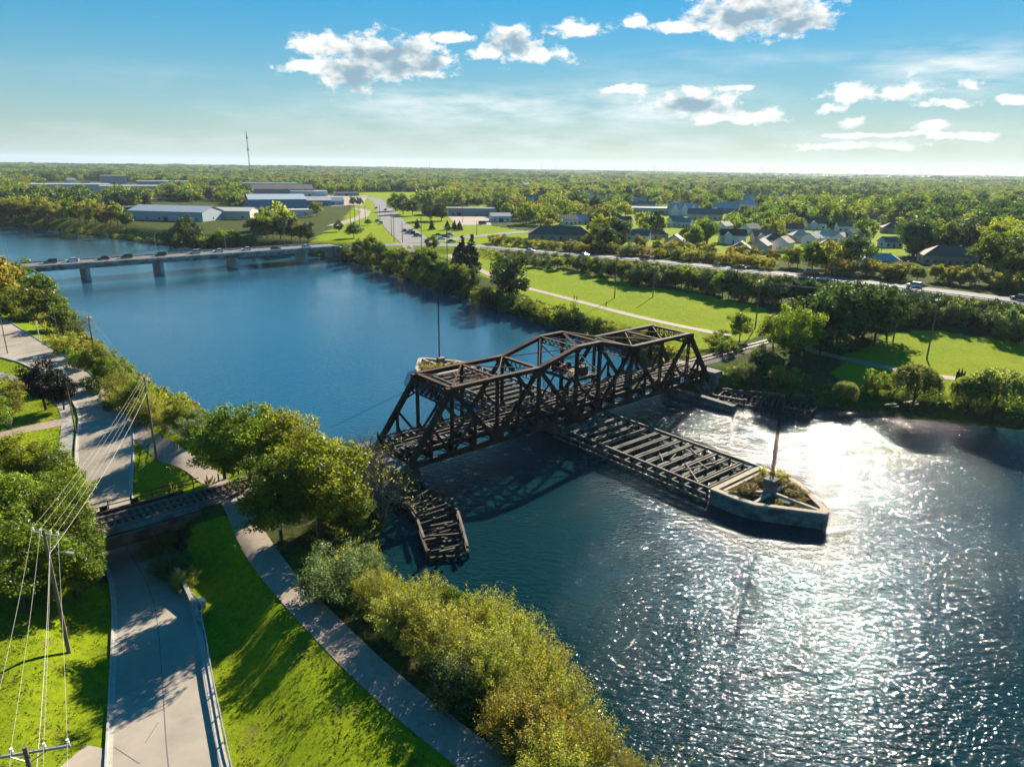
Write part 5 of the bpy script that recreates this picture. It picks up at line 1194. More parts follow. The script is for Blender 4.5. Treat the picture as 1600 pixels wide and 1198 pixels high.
# ------------------------------------------------------------------ road bridge over the canal
def road_bridge():
    A = at0(-330, 438, 6.5); B = at0(519, 382.5, 6.5)
    A, B = Vector((*A, 0)), Vector((*B, 0)); A = B+(A-B).normalized()*250; L_ = (B-A).length; d = (B-A).normalized(); rz = math.atan2(d.y, d.x)
    T = empty('road_bridge', (A.x, A.y, 0), rz, label='long grey concrete road bridge on wall piers crossing the canal', cat='bridge')
    conc = material('bridge_concrete', (.40, .40, .385), (.29, .29, .28), .6, .85, .02, 5, c3=(.12, .12, .115), s3=.3)
    W = 7.5
    mb = MB(); mb.box((L_/2, 0, 5.95), (L_, 2*W, .5)); mb.build('deck', conc, T)
    for y in (-W+.3, W-.3):
        mb = MB(); mb.box((L_/2, y, 6.45), (L_, .5, .52)); mb.build('parapet', conc, T)
        mb = MB(); s = 1 if y > 0 else -1
        mb.beam((0, y, 7.05), (L_, y, 7.05), .08, .08); mb.beam((0, y, 6.85), (L_, y, 6.85), .05, .05)
        for x in np.arange(1, L_, 3.): mb.box((x, y, 6.87), (.08, .08, .36))
        mb.build('handrail', M['galv'], T)
    for y in (-W+1.4, -2.6, 2.6, W-1.4):
        mb = MB(); mb.box((L_/2, y, 5.1), (L_, .7, 1.22)); mb.build('girder', conc, T)
    mb = MB(); mb.box((L_/2, 0, 6.22), (L_, 2*W-1.4, .06)); mb.build('road_surface', M['asphalt_dark'], T)
    mb = MB(); mb.box((L_/2, 0, 6.256), (L_, .15, .012)); mb.build('centre_line', M['white'], T)
    pcol = material('pier_concrete', (.62, .58, .52), (.48, .45, .40), 1, .85, .02, 5)
    for px, py in ((445, 403), (352, 415), (248, 428), (130, 436), (-10, 448), (-150, 460)):
        q = at0(px, py, 0); t = (Vector((*q, 0))-A).dot(d); t = max(6, t+1.2)
        mb = MB(); mb.prism([(t-.9, -4.6), (t-.45, -5.6), (t+.45, -5.6), (t+.9, -4.6), (t+.9, 4.6), (t+.45, 5.6), (t-.45, 5.6), (t-.9, 4.6)], -2, 4.6); mb.build('pier', pcol, T)
    mb = MB(); mb.box((L_+1.0, 0, 2.5), (2, 2*W, 7)); mb.build('abutment', conc, T)
    strip('road', [tuple((B+d*(-1))[:2]), tuple((B+d*12)[:2]), HWY[1], HWY[2]], 12, M['highway'], zo=.13, step=3)
    # street lamps
    lm = []
    for px in (135, 254, 361, 455, 20, -90):
        t = (Vector((*at0(px, 400, 6.3), 0))-A)
        # where the vertical plane of this column meets the far parapet
        best = min(np.arange(0, L_, 1.), key=lambda s_: abs(project([[*(A+d*s_)[:2], 6.3]])[0, 0]-px))
        lm.append(best)
    first = None
    for i, s_ in enumerate(lm):
        o = (A+d*s_+Vector((-d.y, d.x, 0))*(W-.3))
        if first is None:
            first = empty('street_lamp', (o.x, o.y, 6.7), rz, cat='street lamp')
            MB().tube([(0, 0, 0), (0, 0, 7.6)], [.11, .07], 8).build('lamp_post', M['galv'], first)
            MB().tube([(0, 0, 7.5), (0, -.5, 8.1), (0, -1.2, 8.35), (0, -2.0, 8.4)], [.06, .05, .045, .04], 6).build('lamp_arm', M['galv'], first)
            MB().box((0, -2.3, 8.38), (.28, .75, .14)).build('lamp_head', M['galv'], first); c = first
        else: c = copy_tree(first, (o.x, o.y, 6.7), rz)
        tag(c, 'thin grey street lamp standing on the parapet of the road bridge', 'street lamp', 'street lamps on the road bridge')
    return A, d, L_, W

# ------------------------------------------------------------------ vehicles
PAINT = {}
def paint(name, col, metal=.2):
    if name not in PAINT:
        PAINT[name] = material(name+'_paint', col, rough=.25, metal=metal, spec=.6)
    return PAINT[name]
def loft(secs, mat_i=0):
    """secs: list of (x, [(y,z)...]) rings"""
    mb = MB(); k = len(secs[0][1]); vs = [(x, y, z) for x, r_ in secs for y, z in r_]
    fs = [(i*k+j, i*k+(j+1) % k, (i+1)*k+(j+1) % k, (i+1)*k+j) for i in range(len(secs)-1) for j in range(k)]
    fs += [tuple(range(k))[::-1], tuple((len(secs)-1)*k+j for j in range(k))]
    return mb.add(vs, fs, mat_i)
def car_proto(kind):
    T = empty('parked_car'); T.name = 'car'
    L_, W, hb, hr = {'car': (4.6, 1.8, .88, 1.45), 'suv': (4.7, 1.88, 1.02, 1.75), 'van': (5.4, 2.0, 1.15, 2.3)}[kind]
    def ring(w, z0, z1, t=.9): return [(-w/2*.94, z0), (-w/2, z0+.2), (-w/2, z1-.12), (-w/2*t, z1), (w/2*t, z1), (w/2, z1-.12), (w/2, z0+.2), (w/2*.94, z0)]
    x0, x1 = -L_/2, L_/2
    pr = [(x0, .5, hb*.82), (x0+.15, .3, hb*.95), (x0+.9, .24, hb), (0, .24, hb), (x1-1.2, .24, hb*.97), (x1-.3, .27, hb*.84), (x1, .42, hb*.68)]
    pm = paint('white', (.7, .7, .7))
    body = loft([(x, ring(W*(.9 if i in (0, 6) else 1), a, b)) for i, (x, a, b) in enumerate(pr)]).build('body', pm, T, smooth=False)
    a, b = {'car': ((x0+.35, x0+1.05), (x1-2.1, x1-1.2)), 'suv': ((x0+.1, x0+.4), (x1-1.9, x1-1.2)), 'van': ((x0+.05, x0+.2), (x1-1.1, x1-.6))}[kind]
    w1, w0 = W*.76, W*.92
    vs = [(a[0], -w0/2, hb-.03), (b[1], -w0/2, hb-.03), (b[1], w0/2, hb-.03), (a[0], w0/2, hb-.03), (a[1], -w1/2, hr-.04), (b[0], -w1/2, hr-.04), (b[0], w1/2, hr-.04), (a[1], w1/2, hr-.04)]
    MB().add(vs, [(0, 1, 5, 4), (1, 2, 6, 5), (2, 3, 7, 6), (3, 0, 4, 7)]).build('windows', M['glass'], T)
    r = loft([(a[1]-.08, [(-w1/2, hr-.05), (-w1/2*.9, hr), (w1/2*.9, hr), (w1/2, hr-.05)]), (b[0]+.08, [(-w1/2, hr-.05), (-w1/2*.9, hr), (w1/2*.9, hr), (w1/2, hr-.05)])]); r.build('roof', pm, T)
    for x in (x0+.85, x1-.9):
        for y in (-W/2+.1, W/2-.1):
            w = MB().tube([(x, y-.11, .33), (x, y+.11, .33)], .33, 14).build('wheel', M['black'], T)
            s = 1 if y > 0 else -1; MB().tube([(x, y+s*.11, .33), (x, y+s*.125, .33)], .2, 10).build('rim', M['galv'], w)
    for y in (-W/2+.3, W/2-.3):
        MB().box((x1-.06, y, hb*.66), (.16, .34, .14)).build('headlight', M['white'], T)
        MB().box((x0+.02, y, hb*.78), (.08, .3, .16)).build('tail_light', paint('tail_red', (.35, .01, .01)), T)
    for o in T.children:
        if o.name.startswith(('body', 'roof')): o.material_slots[0].link = 'OBJECT'
    T['kind'] = 'thing'
    return T
CARP = {}
def car(kind, pos, rz, col, colname, label, group):
    if kind not in CARP: CARP[kind] = c = car_proto(kind); c.location = pos; c.rotation_euler = (0, 0, rz)
    else: c = copy_tree(CARP[kind], pos, rz)
    for o in c.children:
        if o.name.startswith(('body', 'roof')): o.material_slots[0].link = 'OBJECT'; o.material_slots[0].material = paint(colname, col)
    tag(c, label, 'van' if kind == 'van' else 'car', group)
COLS = {'white': (.75, .75, .75), 'black': (.015, .015, .018), 'silver': (.45, .46, .47), 'dark grey': (.06, .065, .07), 'red': (.30, .012, .015), 'blue': (.03, .06, .16), 'dark red': (.16, .01, .012)}
def vehicles(rb):
    A, d, L_, W = rb
    rz = math.atan2(d.y, d.x)
    for px, cn, y in [(3, 'dark red', 2.4), (80, 'dark grey', 2.2), (115, 'white', 2.3), (163, 'black', 2.3), (200, 'dark grey', 2.2), (252, 'black', 2.3), (308, 'silver', 2.4), (343, 'white', 2.3), (387, 'white', 2.3), (427, 'dark grey', -2.2), (475, 'white', -2.3)]:
        s_ = min(np.arange(2, L_-2, .5), key=lambda t: abs(project([[*(A+d*t)[:2], 6.8]])[0, 0]-px))
        o = A+d*s_+Vector((-d.y, d.x, 0))*(y)
        car('car' if px % 2 else 'suv', (o.x, o.y, 6.255), rz+(math.pi if y > 0 else 0), COLS[cn], cn, '%s car crossing the road bridge%s' % (cn, {3: ' at its left end above the bank trees', 80: ', first after the bank trees', 115: ', second after the bank trees', 163: ' above the first open pier', 200: ' alone between the two leftmost piers', 252: ' beneath a street lamp above the second pier', 308: ' midway between two piers', 343: ' directly above the third pier', 387: ' just right of the third pier', 427: ' in the near lane by the fourth pier', 475: ' in the near lane close to the far shore'}[px]), 'cars on the road bridge')
    hp = np.array(HWY); cs = np.r_[0, np.cumsum(np.hypot(*(hp[1:]-hp[:-1]).T))]
    for px, kind, cn, lane, lab in [(833, 'car', 'white', -2.6, 'white car on the highway nearest the intersection'), (1002, 'suv', 'dark red', 2.6, 'dark red car on the highway by the yellowing trees'), (1152, 'car', 'black', 2.4, 'black car midway along the highway'),
                                    (1262, 'van', 'red', 3.2, 'red van on the highway behind the tall grove'), (1423, 'suv', 'silver', 2.5, 'silver car on the highway above the dark slope'), (1590, 'suv', 'black', 2.5, 'large black car at the right end of the highway'), (917, 'car', 'silver', -2.5, 'silver car on the highway half hidden by bushes')]:
        s_ = min(np.arange(2, cs[-1]-2, .7), key=lambda t: abs(project([[np.interp(t, cs, hp[:, 0]), np.interp(t, cs, hp[:, 1]), 7]])[0, 0]-px))
        x, y = np.interp(s_, cs, hp[:, 0]), np.interp(s_, cs, hp[:, 1]); x2, y2 = np.interp(s_+2, cs, hp[:, 0]), np.interp(s_+2, cs, hp[:, 1]); a = math.atan2(y2-y, x2-x)
        x -= math.sin(a)*lane; y += math.cos(a)*lane
        car(kind, (x, y, ht(x, y)+.11), a+(math.pi if lane > 0 else 0), COLS[cn], cn, lab, 'vehicles on the highway')
    IC = [(632, 362, 'black', 'at the front of the queue at the intersection'), (637, 365, 'silver', 'in the outer lane at the front of the queue'), (641, 363, 'white', 'second in the queue at the intersection'), (645, 366, 'dark grey', 'at the tail of the queue at the intersection'),
          (653, 370, 'black', 'turning alone in the middle of the intersection'), (686, 369, 'dark grey', 'on the side road leaving the intersection'), (690, 375, 'white', 'stopped in front at the right arm of the intersection'), (697, 372, 'black', 'stopped behind at the right arm of the intersection'),
          (703, 369, 'silver', 'farthest back at the right arm of the intersection'), (706, 379, 'blue', 'nearest the canal at the right arm of the intersection'), (589, 347, 'dark grey', 'farthest left on the curving road'), (595, 350, 'silver', 'beside the dark one on the curving road'), (588, 326, 'dark red', 'far up the curving road'), (602, 329, 'black', 'far up the curving road in the right lane')]
    for px, py, cn, lab in IC:
        p = at(px, py); rzc = math.atan2(*(np.array(HWY[4])-np.array(HWY[2]))[::-1]) if px > 650 else 2.0
        car('suv' if px % 2 else 'car', (p[0], p[1], p[2]+.16), rzc, COLS[cn], cn, cn+' car '+lab, 'cars around the intersection')
    p = at(754, 351); car('van', (p[0], p[1], p[2]+.14), .4, COLS['dark red'], 'dark red', 'dark red van parked in the car park behind the small conifers', None)
    for px, py, cn, lab in [(866, 376, 'silver', 'silver car parked left beside the long brown bungalow'), (886, 378, 'dark grey', 'dark grey car parked in front of the long brown bungalow'), (893, 379, 'white', 'white car parked at the right end of the long brown bungalow')]:
        p = at(px, py); car('car', (p[0], p[1], p[2]+.02), .3, COLS[cn], cn, lab, 'cars at the bungalow')

# ------------------------------------------------------------------ buildings
KEEP = []; KLAB = {}
BMAT = {}
def bm(name, c, rough=.8):
    if name not in BMAT: BMAT[name] = material(name, c, tuple(v*.75 for v in c), 1.5, rough)
    return BMAT[name]
ROOFC = {'grey': (.13, .125, .125), 'brown': (.115, .085, .065), 'dark': (.045, .045, .05), 'pale': (.38, .38, .38), 'blue': (.13, .2, .3), 'steel': (.30, .36, .43), 'tan': (.22, .17, .13)}
WALLC = {'white': (.70, .70, .68), 'cream': (.52, .46, .36), 'brick': (.25, .12, .08), 'grey': (.33, .33, .33), 'tan': (.38, .29, .21), 'blue': (.06, .2, .33), 'steel': (.40, .46, .5)}
def house(px, py, w, dep, h, rz, wall, roof, label, style='gable', rise=None, name='house', wins=3, cat='house', group=None, fl=1):
    p = at(px, py); KEEP.append((p[0], p[1], math.hypot(w, dep)/2+1.5)); KLAB[(p[0], p[1])] = label; KK = math.atan2(p[0], p[1])
    T = empty(name, (p[0], p[1], p[2]-.1), rz-KK, label=label, cat=cat, group=group)
    wm, rm = bm('wall_'+wall, WALLC[wall]), bm('roof_'+roof, ROOFC[roof]); rise = dep*.32 if rise is None else rise
    x, y = w/2, dep/2
    mb = MB()
    if style == 'gable' or style == 'cross':
        mb.add([(-x, -y, 0), (x, -y, 0), (x, y, 0), (-x, y, 0), (-x, -y, h), (x, -y, h), (x, y, h), (-x, y, h), (-x, 0, h+rise), (x, 0, h+rise)],
               [(0, 1, 5, 4), (2, 3, 7, 6), (1, 2, 6, 9, 5), (3, 0, 4, 8, 7)])
    else: mb.box((0, 0, h/2), (w, dep, h))
    mb.build('wall', wm, T)
    e = .45; mb = MB(); t = .18
    if style in ('gable', 'cross'):
        k = rise/y
        for s in (-1, 1):
            mb.add([(-x-e, s*(y+e), h-k*e), (x+e, s*(y+e), h-k*e), (x+e, 0, h+rise), (-x-e, 0, h+rise), (-x-e, s*(y+e), h-k*e+t), (x+e, s*(y+e), h-k*e+t), (x+e, 0, h+rise+t), (-x-e, 0, h+rise+t)],
                   [(0, 1, 2, 3), (4, 5, 6, 7), (0, 1, 5, 4), (1, 2, 6, 5), (0, 3, 7, 4)])
    elif style == 'hip':
        r_ = min(x, y); mb.add([(-x-e, -y-e, h), (x+e, -y-e, h), (x+e, y+e, h), (-x-e, y+e, h), (-x+r_, 0, h+rise), (x-r_, 0, h+rise)], [(0, 1, 5, 4), (1, 2, 5), (2, 3, 4, 5), (3, 0, 4), (0, 1, 2, 3)])
    else: mb.box((0, 0, h+.15), (w+.4, dep+.4, .3))
    ro = mb.build('roof', rm, T)
    if style == 'cross':
        gw = w*.34; gx = -w*.2; gy = -y-1.6; gr = gw*.36; mb = MB()
        mb.add([(gx-gw/2, gy, 0), (gx+gw/2, gy, 0), (gx+gw/2, -y+.02, 0), (gx-gw/2, -y+.02, 0), (gx-gw/2, gy, h-.05), (gx+gw/2, gy, h-.05), (gx+gw/2, -y+.02, h-.05), (gx-gw/2, -y+.02, h-.05), (gx, gy, h+gr), (gx, -y+.02, h+gr)], [(0, 1, 5, 8, 4), (1, 2, 6, 5), (3, 0, 4, 7)])
        mb.build('gable_wing', wm, T); mb = MB()
        for s in (-1, 1): mb.add([(gx+s*(gw/2+.35), gy-.4, h-.3), (gx, gy-.4, h+gr+.08), (gx, -y+1.8, h+gr+.08), (gx+s*(gw/2+.35), -y+1.8, h-.3)], [(0, 1, 2, 3)])
        mb.build('wing_roof', rm, T)
    if name == 'house' and style != 'flat': MB().box((x*.45, y*.2, h+rise*.8), (.7, .7, 1.6)).build('chimney', bm('chimney_brick', (.2, .1, .07)), ro)
    nw = wins
    for s in (-1, 1):
        for f in range(fl):
            for i in range(nw):
                xx = -x+w*(i+.5)/nw; zz = 1.5+f*2.6
                if s == -1 and f == 0 and i == nw//2: continue
                if style == 'cross' and s == -1: yy = s*y; 
                MB().box((xx, s*(y+.012), zz), (1.3, .03, 1.15)).build('window', M['glass'], T)
    for s in (-1, 1): MB().box((s*(x+.012), 0, 1.6), (.03, 1.3, 1.15)).build('window', M['glass'], T)
    MB().box((0, -y-.014, 1.02), (1.0 if name == 'house' else 3.2, .04, 2.05 if name == 'house' else 3.0)).build('door', bm('door_paint', (.12, .06, .04)), T)
    return T
def buildings():
    G = 'houses of the suburb behind the highway'
    rows = [
        (875, 374, 34, 13, 3.0, .05, 'tan', 'brown', 'hip', 'long low brown-roofed bungalow just behind the highway'),
        (888, 351, 12, 9, 4.8, .5, 'white', 'grey', 'gable', 'white gabled house behind the long bungalow'), (914, 350, 14, 10, 4.2, .1, 'grey', 'steel', 'gable', 'house with blue-grey roof right of the long bungalow'),
        (913, 310, 22, 12, 6, .1, 'white', 'pale', 'gable', 'white building far off among the trees above the bungalow'), (997, 376, 14, 9, 4, -.2, 'white', 'grey', 'gable', 'white house with grey roof left of the big yellow trees'),
        (1023, 373, 16, 9, 3.4, .1, 'tan', 'brown', 'hip', 'brown-roofed house between the yellow trees'), (1054, 389, 8, 11, 4.6, 1.4, 'white', 'grey', 'gable', 'small white gable end peeping over the highway bushes'),
        (1056, 354, 11, 9, 5, .5, 'white', 'grey', 'gable', 'white house below the church-like building'), (1071, 355, 10, 9, 4.4, -.4, 'white', 'blue', 'gable', 'house with a blue roof below the church-like building'),
        (1101, 343, 26, 12, 4.5, .05, 'cream', 'grey', 'gable', 'long cream building behind the suburb trees'), (1133, 333, 22, 12, 5, .1, 'blue', 'steel', 'gable', 'blue-roofed building behind the suburb trees'),
        (1131, 362, 10, 8, 4.8, 1.0, 'white', 'tan', 'gable', 'tan-roofed house behind the white one with the dark roof'), (1143, 380, 15, 10, 5.4, .15, 'white', 'dark', 'cross', 'white house with a large dark roof near the highway bend'),
        (1156, 402, 8, 10, 5, 1.5, 'grey', 'dark', 'gable', 'dark gabled house hidden in the highway trees'), (1191, 379, 13, 10, 4.6, .3, 'cream', 'tan', 'cross', 'beige house with a tan roof right of the dark-roofed one'),
        (1188, 394, 10, 9, 4.4, 1.3, 'cream', 'grey', 'gable', 'beige gabled house in front of the tan-roofed one'), (1210, 384, 14, 10, 4, .2, 'grey', 'brown', 'hip', 'brown hip-roofed house with grey walls'),
        (1222, 392, 9, 9, 5.2, 1.2, 'white', 'brown', 'gable', 'white gable with a brown roof beside the hip-roofed house'), (1248, 378, 12, 9, 4.4, .4, 'cream', 'pale', 'hip', 'house with a pale roof in the middle of the suburb'),
        (1268, 383, 9, 9, 4.8, 1.1, 'white', 'blue', 'gable', 'small blue-roofed house in the middle of the suburb'), (1273, 358, 14, 10, 5, .3, 'white', 'dark', 'cross', 'white two-gabled house at the top of the suburb'),
        (1298, 379, 12, 9, 4.6, -.5, 'white', 'pale', 'gable', 'white house with a pale roof left of the steep gable'), (1313, 384, 9, 9, 5, 1.2, 'white', 'grey', 'gable', 'narrow white house left of the steep gable'),
        (1333, 383, 12, 11, 6.2, .9, 'white', 'dark', 'gable', 'tall white house with a steep dark gable'), (1298, 392, 14, 9, 3.6, .1, 'cream', 'tan', 'hip', 'low tan-roofed house close to the highway trees'),
        (1395, 364, 16, 11, 4.2, .2, 'tan', 'brown', 'hip', 'brown hip-roofed house standing apart to the right'), (1375, 415, 16, 9, 3.2, .1, 'cream', 'pale', 'hip', 'low pale-roofed house behind the highway bushes'),
        (1390, 386, 11, 8, 3.6, .6, 'white', 'grey', 'gable', 'white house beside the bright yellow lawn'), (1478, 412, 20, 12, 3.8, .25, 'tan', 'brown', 'hip', 'large brown roof low among the trees at the right'),
        (1370, 350, 12, 9, 4.4, .2, 'cream', 'grey', 'gable', 'small cream house deep among the trees'), (1172, 366, 11, 9, 4.6, .8, 'white', 'grey', 'gable', 'white grey-roofed house left of the suburb centre'), (1240, 366, 11, 9, 4.4, .1, 'cream', 'brown', 'gable', 'cream brown-roofed house behind the pale roof'),
        (973, 352, 12, 9, 4.2, .3, 'cream', 'dark', 'gable', 'dark-roofed house left of the big round tree'), (985, 325, 14, 9, 4.4, .3, 'white', 'grey', 'gable', 'distant white house above the big round tree'),
        (1000, 318, 16, 10, 4.4, .1, 'white', 'pale', 'gable', 'distant pale-roofed house near the school building'), (1165, 322, 18, 10, 4.4, .1, 'white', 'pale', 'gable', 'distant pale-roofed house at the far edge of the suburb'),
        (1318, 362, 11, 9, 4.6, .3, 'white', 'grey', 'gable', 'white house with grey roof behind the steep gable')]
    for px, py, w, dep, h, rz, wl, rf, stl, lab in rows:
        if w < 20: w, dep, h = w*.86, dep*.86, h*.84
        house(px, py, w, dep, h, rz, wl, rf, lab, stl, group=G, wins=3 if w < 20 else 7, fl=2 if h > 4.9 else 1)
    rq = random.Random(12)
    for k in range(44):
        px, py = rq.uniform(815, 1560), 291+37*rq.random()**1.3
        if k > 36: px, py = rq.uniform(20, 380), rq.uniform(284, 300)
        sc = {0: ('white', 'pale'), 1: ('cream', 'grey'), 2: ('white', 'grey'), 3: ('white', 'tan')}[k % 4]
        house(px, py, rq.uniform(11, 19), rq.uniform(8, 11), 4.2, rq.uniform(-.7, .7), sc[0], sc[1], 'distant %s-roofed house among the trees %s' % (sc[1], 'of the plain right of centre' if k <= 36 else 'left of the radio mast'), 'gable', group='distant houses on the plain', wins=3)
    house(1033, 334, 52, 22, 5, .02, 'cream', 'grey', 'wide low school building with a flat grey roof in the suburb', 'flat', name='building', cat='building', wins=12)
    t = house(1066, 336, 24, 12, 5.5, .1, 'white', 'pale', 'white church-like building with steep gables above the suburb', 'gable', rise=4.5, name='building', cat='building', wins=5)
    for x in (-7, 1, 8):
        MB().add([(x-3, -9, 0), (x+3, -9, 0), (x+3, -9, 4.5), (x, -9, 9.5), (x-3, -9, 4.5), (x-3, -5.9, 0), (x+3, -5.9, 0), (x+3, -5.9, 4.5), (x, -5.9, 9.5), (x-3, -5.9, 4.5)], [(0, 1, 2, 3, 4), (1, 6, 7, 2), (2, 7, 8, 3), (3, 8, 9, 4), (4, 9, 5, 0)]).build('gable_wing', bm('wall_white', WALLC['white']), t)
    G = 'industrial buildings beyond the road bridge'
    ind = [(277, 343, 54, 24, 6, -.62, 'steel', 'steel', 'gable', 'long blue-grey shed with a metal roof behind the shore lawn', 3.2), (352, 341, 40, 22, 5.5, -.3, 'cream', 'pale', 'gable', 'pale-roofed shed at the right end of the long blue-grey one', 2.0),
           (110, 297, 95, 50, 8, .05, 'steel', 'steel', 'flat', 'very wide pale factory at the far left', 0), (205, 300, 70, 40, 8, .05, 'steel', 'pale', 'flat', 'lower pale factory to the right of the widest one', 0), (258, 292, 80, 40, 9, .05, 'grey', 'steel', 'flat', 'factory block farthest back on the left', 0), (178, 287, 40, 30, 14, .05, 'grey', 'pale', 'flat', 'tall square tower block of the factory', 0),
           (195, 334, 70, 20, 5, .1, 'blue', 'dark', 'flat', 'low dark depot behind the bushes of the far shore', 0),
           (432, 330, 44, 30, 10, .12, 'blue', 'steel', 'gable', 'bright blue warehouse with a steel roof', 3.5), (440, 305, 74, 40, 8, .1, 'grey', 'dark', 'gable', 'wide warehouse with a dark gabled roof behind the blue one', 5), (420, 294, 90, 40, 8, .05, 'white', 'blue', 'flat', 'long white building with a blue roof behind the dark gable', 0),
           (482, 306, 44, 26, 6, .1, 'white', 'steel', 'flat', 'white flat building next to the dark gabled warehouse', 0), (496, 321, 24, 18, 5, .1, 'blue', 'pale', 'gable', 'small blue double-door building', 3), (518, 320, 22, 16, 4, .1, 'steel', 'blue', 'gable', 'small shed with a blue pointed roof', 3),
           (455, 336, 30, 14, 4, .1, 'white', 'pale', 'flat', 'low white block in front of the blue warehouse', 0), (473, 317, 30, 14, 4, .1, 'white', 'pale', 'gable', 'white shed between the warehouses', 2), (541, 306, 30, 14, 4, .1, 'grey', 'grey', 'flat', 'low grey workshop at the yard beside the curving road', 0),
           (717, 336, 58, 20, 5.5, .02, 'grey', 'dark', 'flat', 'long dark flat-roofed hall behind the car park', 0), (781, 346, 14, 10, 4, .2, 'white', 'pale', 'gable', 'small white cabin at the right of the car park', 2)]
    for px, py, w, dep, h, rz, wl, rf, stl, lab, rise in ind:
        house(px, py, w, dep, h, rz, wl, rf, lab, stl, rise=rise, name='building', cat='building', group=G if px < 600 else None, wins=max(3, int(w/9)))

# ------------------------------------------------------------------ poles, wires, masts, turbines
def utility_pole(px, py, h, label, arm=0, rz=0, lamp=False, name='utility_pole', group='utility poles', r=.15, world=None, mat='pole_wood'):
    p = at(px, py) if world is None else np.array([*world, ht(*world)])
    T = empty(name, (p[0], p[1], p[2]-.05), rz, label=label, cat='utility pole', group=group)
    MB().tube([(0, 0, 0), (0, 0, h)], [r*1.15, r*.75], 9).build('pole', M[mat], T)
    if arm:
        mb = MB().beam((-arm, .16, h-.5), (arm, .16, h-.5), .1, .13); mb.beam((-arm*.5, .16, h-.5), (0, .12, h-1.1), .05, .05); mb.beam((arm*.5, .16, h-.5), (0, .12, h-1.1), .05, .05); a = mb.build('cross_arm', M['galv'], T)
        for x in (-arm+.1, -arm*.35, arm*.4, arm-.1): MB().tube([(x, .16, h-.44), (x, .16, h-.3), (x, .16, h-.2), (x, .16, h-.1)], [.04, .09, .05, .08], 8).build('insulator', M['white'], a)
    if lamp:
        MB().tube([(0, 0, h-2.6), (1.0, 0, h-1.9), (2.0, 0, h-1.75)], .035, 6).build('lamp_arm', M['galv'], T); MB().box((2.3, 0, h-1.77), (.7, .25, .12)).build('lamp_head', M['galv'], T)
    return T, p
def lines():
    p2, b2 = utility_pole(108, 1020, 12.0, 'tall wooden pole with wires standing at the grass edge left of the sunken street', 1.35, rz=-.25, lamp=True)
    MB().box((0, .165, 2.4), (.16, .02, .35)).build('tag_plate', M['white'], p2)
    p3, b3 = utility_pole(245, 720, 12.4, 'tall wooden pole on the lawn between the street and the trail', .7, rz=-.25)
    w1 = at0(38, 1165, 14.6); p1, b1 = utility_pole(0, 0, 14.6-ht(*w1), 'top of a near wooden pole with a long cross arm at the bottom left corner', 1.9, rz=.25, world=w1)
    utility_pole(118, 675, 6.6, 'short dark pole between sidewalk and curb', 0, r=.1, name='utility_pole')
    utility_pole(12, 552, 7.2, 'grey pole at the left edge beside the upper street', 0, r=.1)
    utility_pole(94, 541, 8.4, 'thin pole with a lamp arm beside the upper street', 0, lamp=True, r=.09, rz=2.8); utility_pole(62, 531, 4.6, 'short white pole on the grass of the upper street', 0, r=.09, mat='white')
    far = [(960, 466, 13, 'pole standing alone in the middle of the park lawn', 0), (1020, 464, 9, 'pole half hidden by trees at the back of the park lawn', 0), (1180, 512, 12.5, 'pole at the right end of the park lawn beside the track', .8), (1448, 561, 13.5, 'leaning light pole standing on the right-hand lawn', .9), (1395, 535, 13, 'pole in front of the dark grove', .8),
           (616, 378, 13, 'pole at the near corner of the intersection', .8), (629, 379, 10, 'short pole beside the intersection queue', 0), (659, 394, 16, 'tall pole on the grass below the intersection', .9), (699, 422, 17, 'tall dark pole at the shore below the intersection', .8), (711, 423, 8, 'short pole beside the tall one at the shore', 0), (548, 353, 13, 'first pole of the row on the meadow', .8), (555, 354, 13, 'second pole of the row on the meadow', .8), (562, 352, 11, 'third pole of the row on the meadow', .8), (571, 345, 10, 'pole behind the row on the meadow', .8), (674, 350, 15, 'pole in front of the flat-roofed hall', 0), (723, 348, 13, 'pole in the car park', 0), (612, 369, 12, 'pole at the left side of the curving road', 0), (594, 345, 11, 'pole between the lanes of the curving road', 0), (745, 368, 8, 'pole beside the road right of the conifers', 0)]
    P = {}
    for px, py, h, lab, arm in far: _, P[px] = utility_pole(px, py, h, 'wooden '+lab, arm, rz=.5, group='far utility poles', r=.16)
    # wires
    def wire(name, pts, sag, label, r=.022, group=None):
        mb = MB()
        for (a, b), s in zip(zip(pts, pts[1:]), sag):
            a, b = Vector(a), Vector(b); q = [a.lerp(b, t)-Vector((0, 0, s*4*t*(1-t))) for t in np.linspace(0, 1, 22)]
            mb.tube(q, r, 5)
        tag(mb.build(name, M['wire']), label, 'wire', group)
    def pt(T, x, z, y=.16):
        a = T.rotation_euler[2]; return (T.location.x+math.cos(a)*x-math.sin(a)*y, T.location.y+math.sin(a)*x+math.cos(a)*y, T.location.z+z)
    h1 = 14.6-ht(*w1)
    d0 = Vector((w1[0]-b2[0], w1[1]-b2[1], 0)); ex = Vector((w1[0], w1[1], 0))+d0.normalized()*30
    p4w = np.array([-78.5, 125.0]); 
    for i, (x1, x2, x3, dz3, lab) in enumerate([(-1.8, -1.25, -.6, -.4, 'outermost pale wire on the street side'), (-.67, -.47, -.24, -.45, 'second pale wire strung along the street poles'), (.76, .54, .28, -.5, 'third pale wire strung along the street poles'), (1.8, 1.25, .6, -.4, 'pale wire nearest the canal on the street poles')]):
        A = pt(p1, x1, h1-.12); B = pt(p2, x2, 11.9); C = pt(p3, x3, 12.3); E0 = (ex.x+x1, ex.y, 14.4)
        wire('overhead_wire', [E0, A, B, C, (p4w[0]+x3, p4w[1], 14.5)], [.5, .35, .7, .9], lab, .008, 'overhead wires along the street')
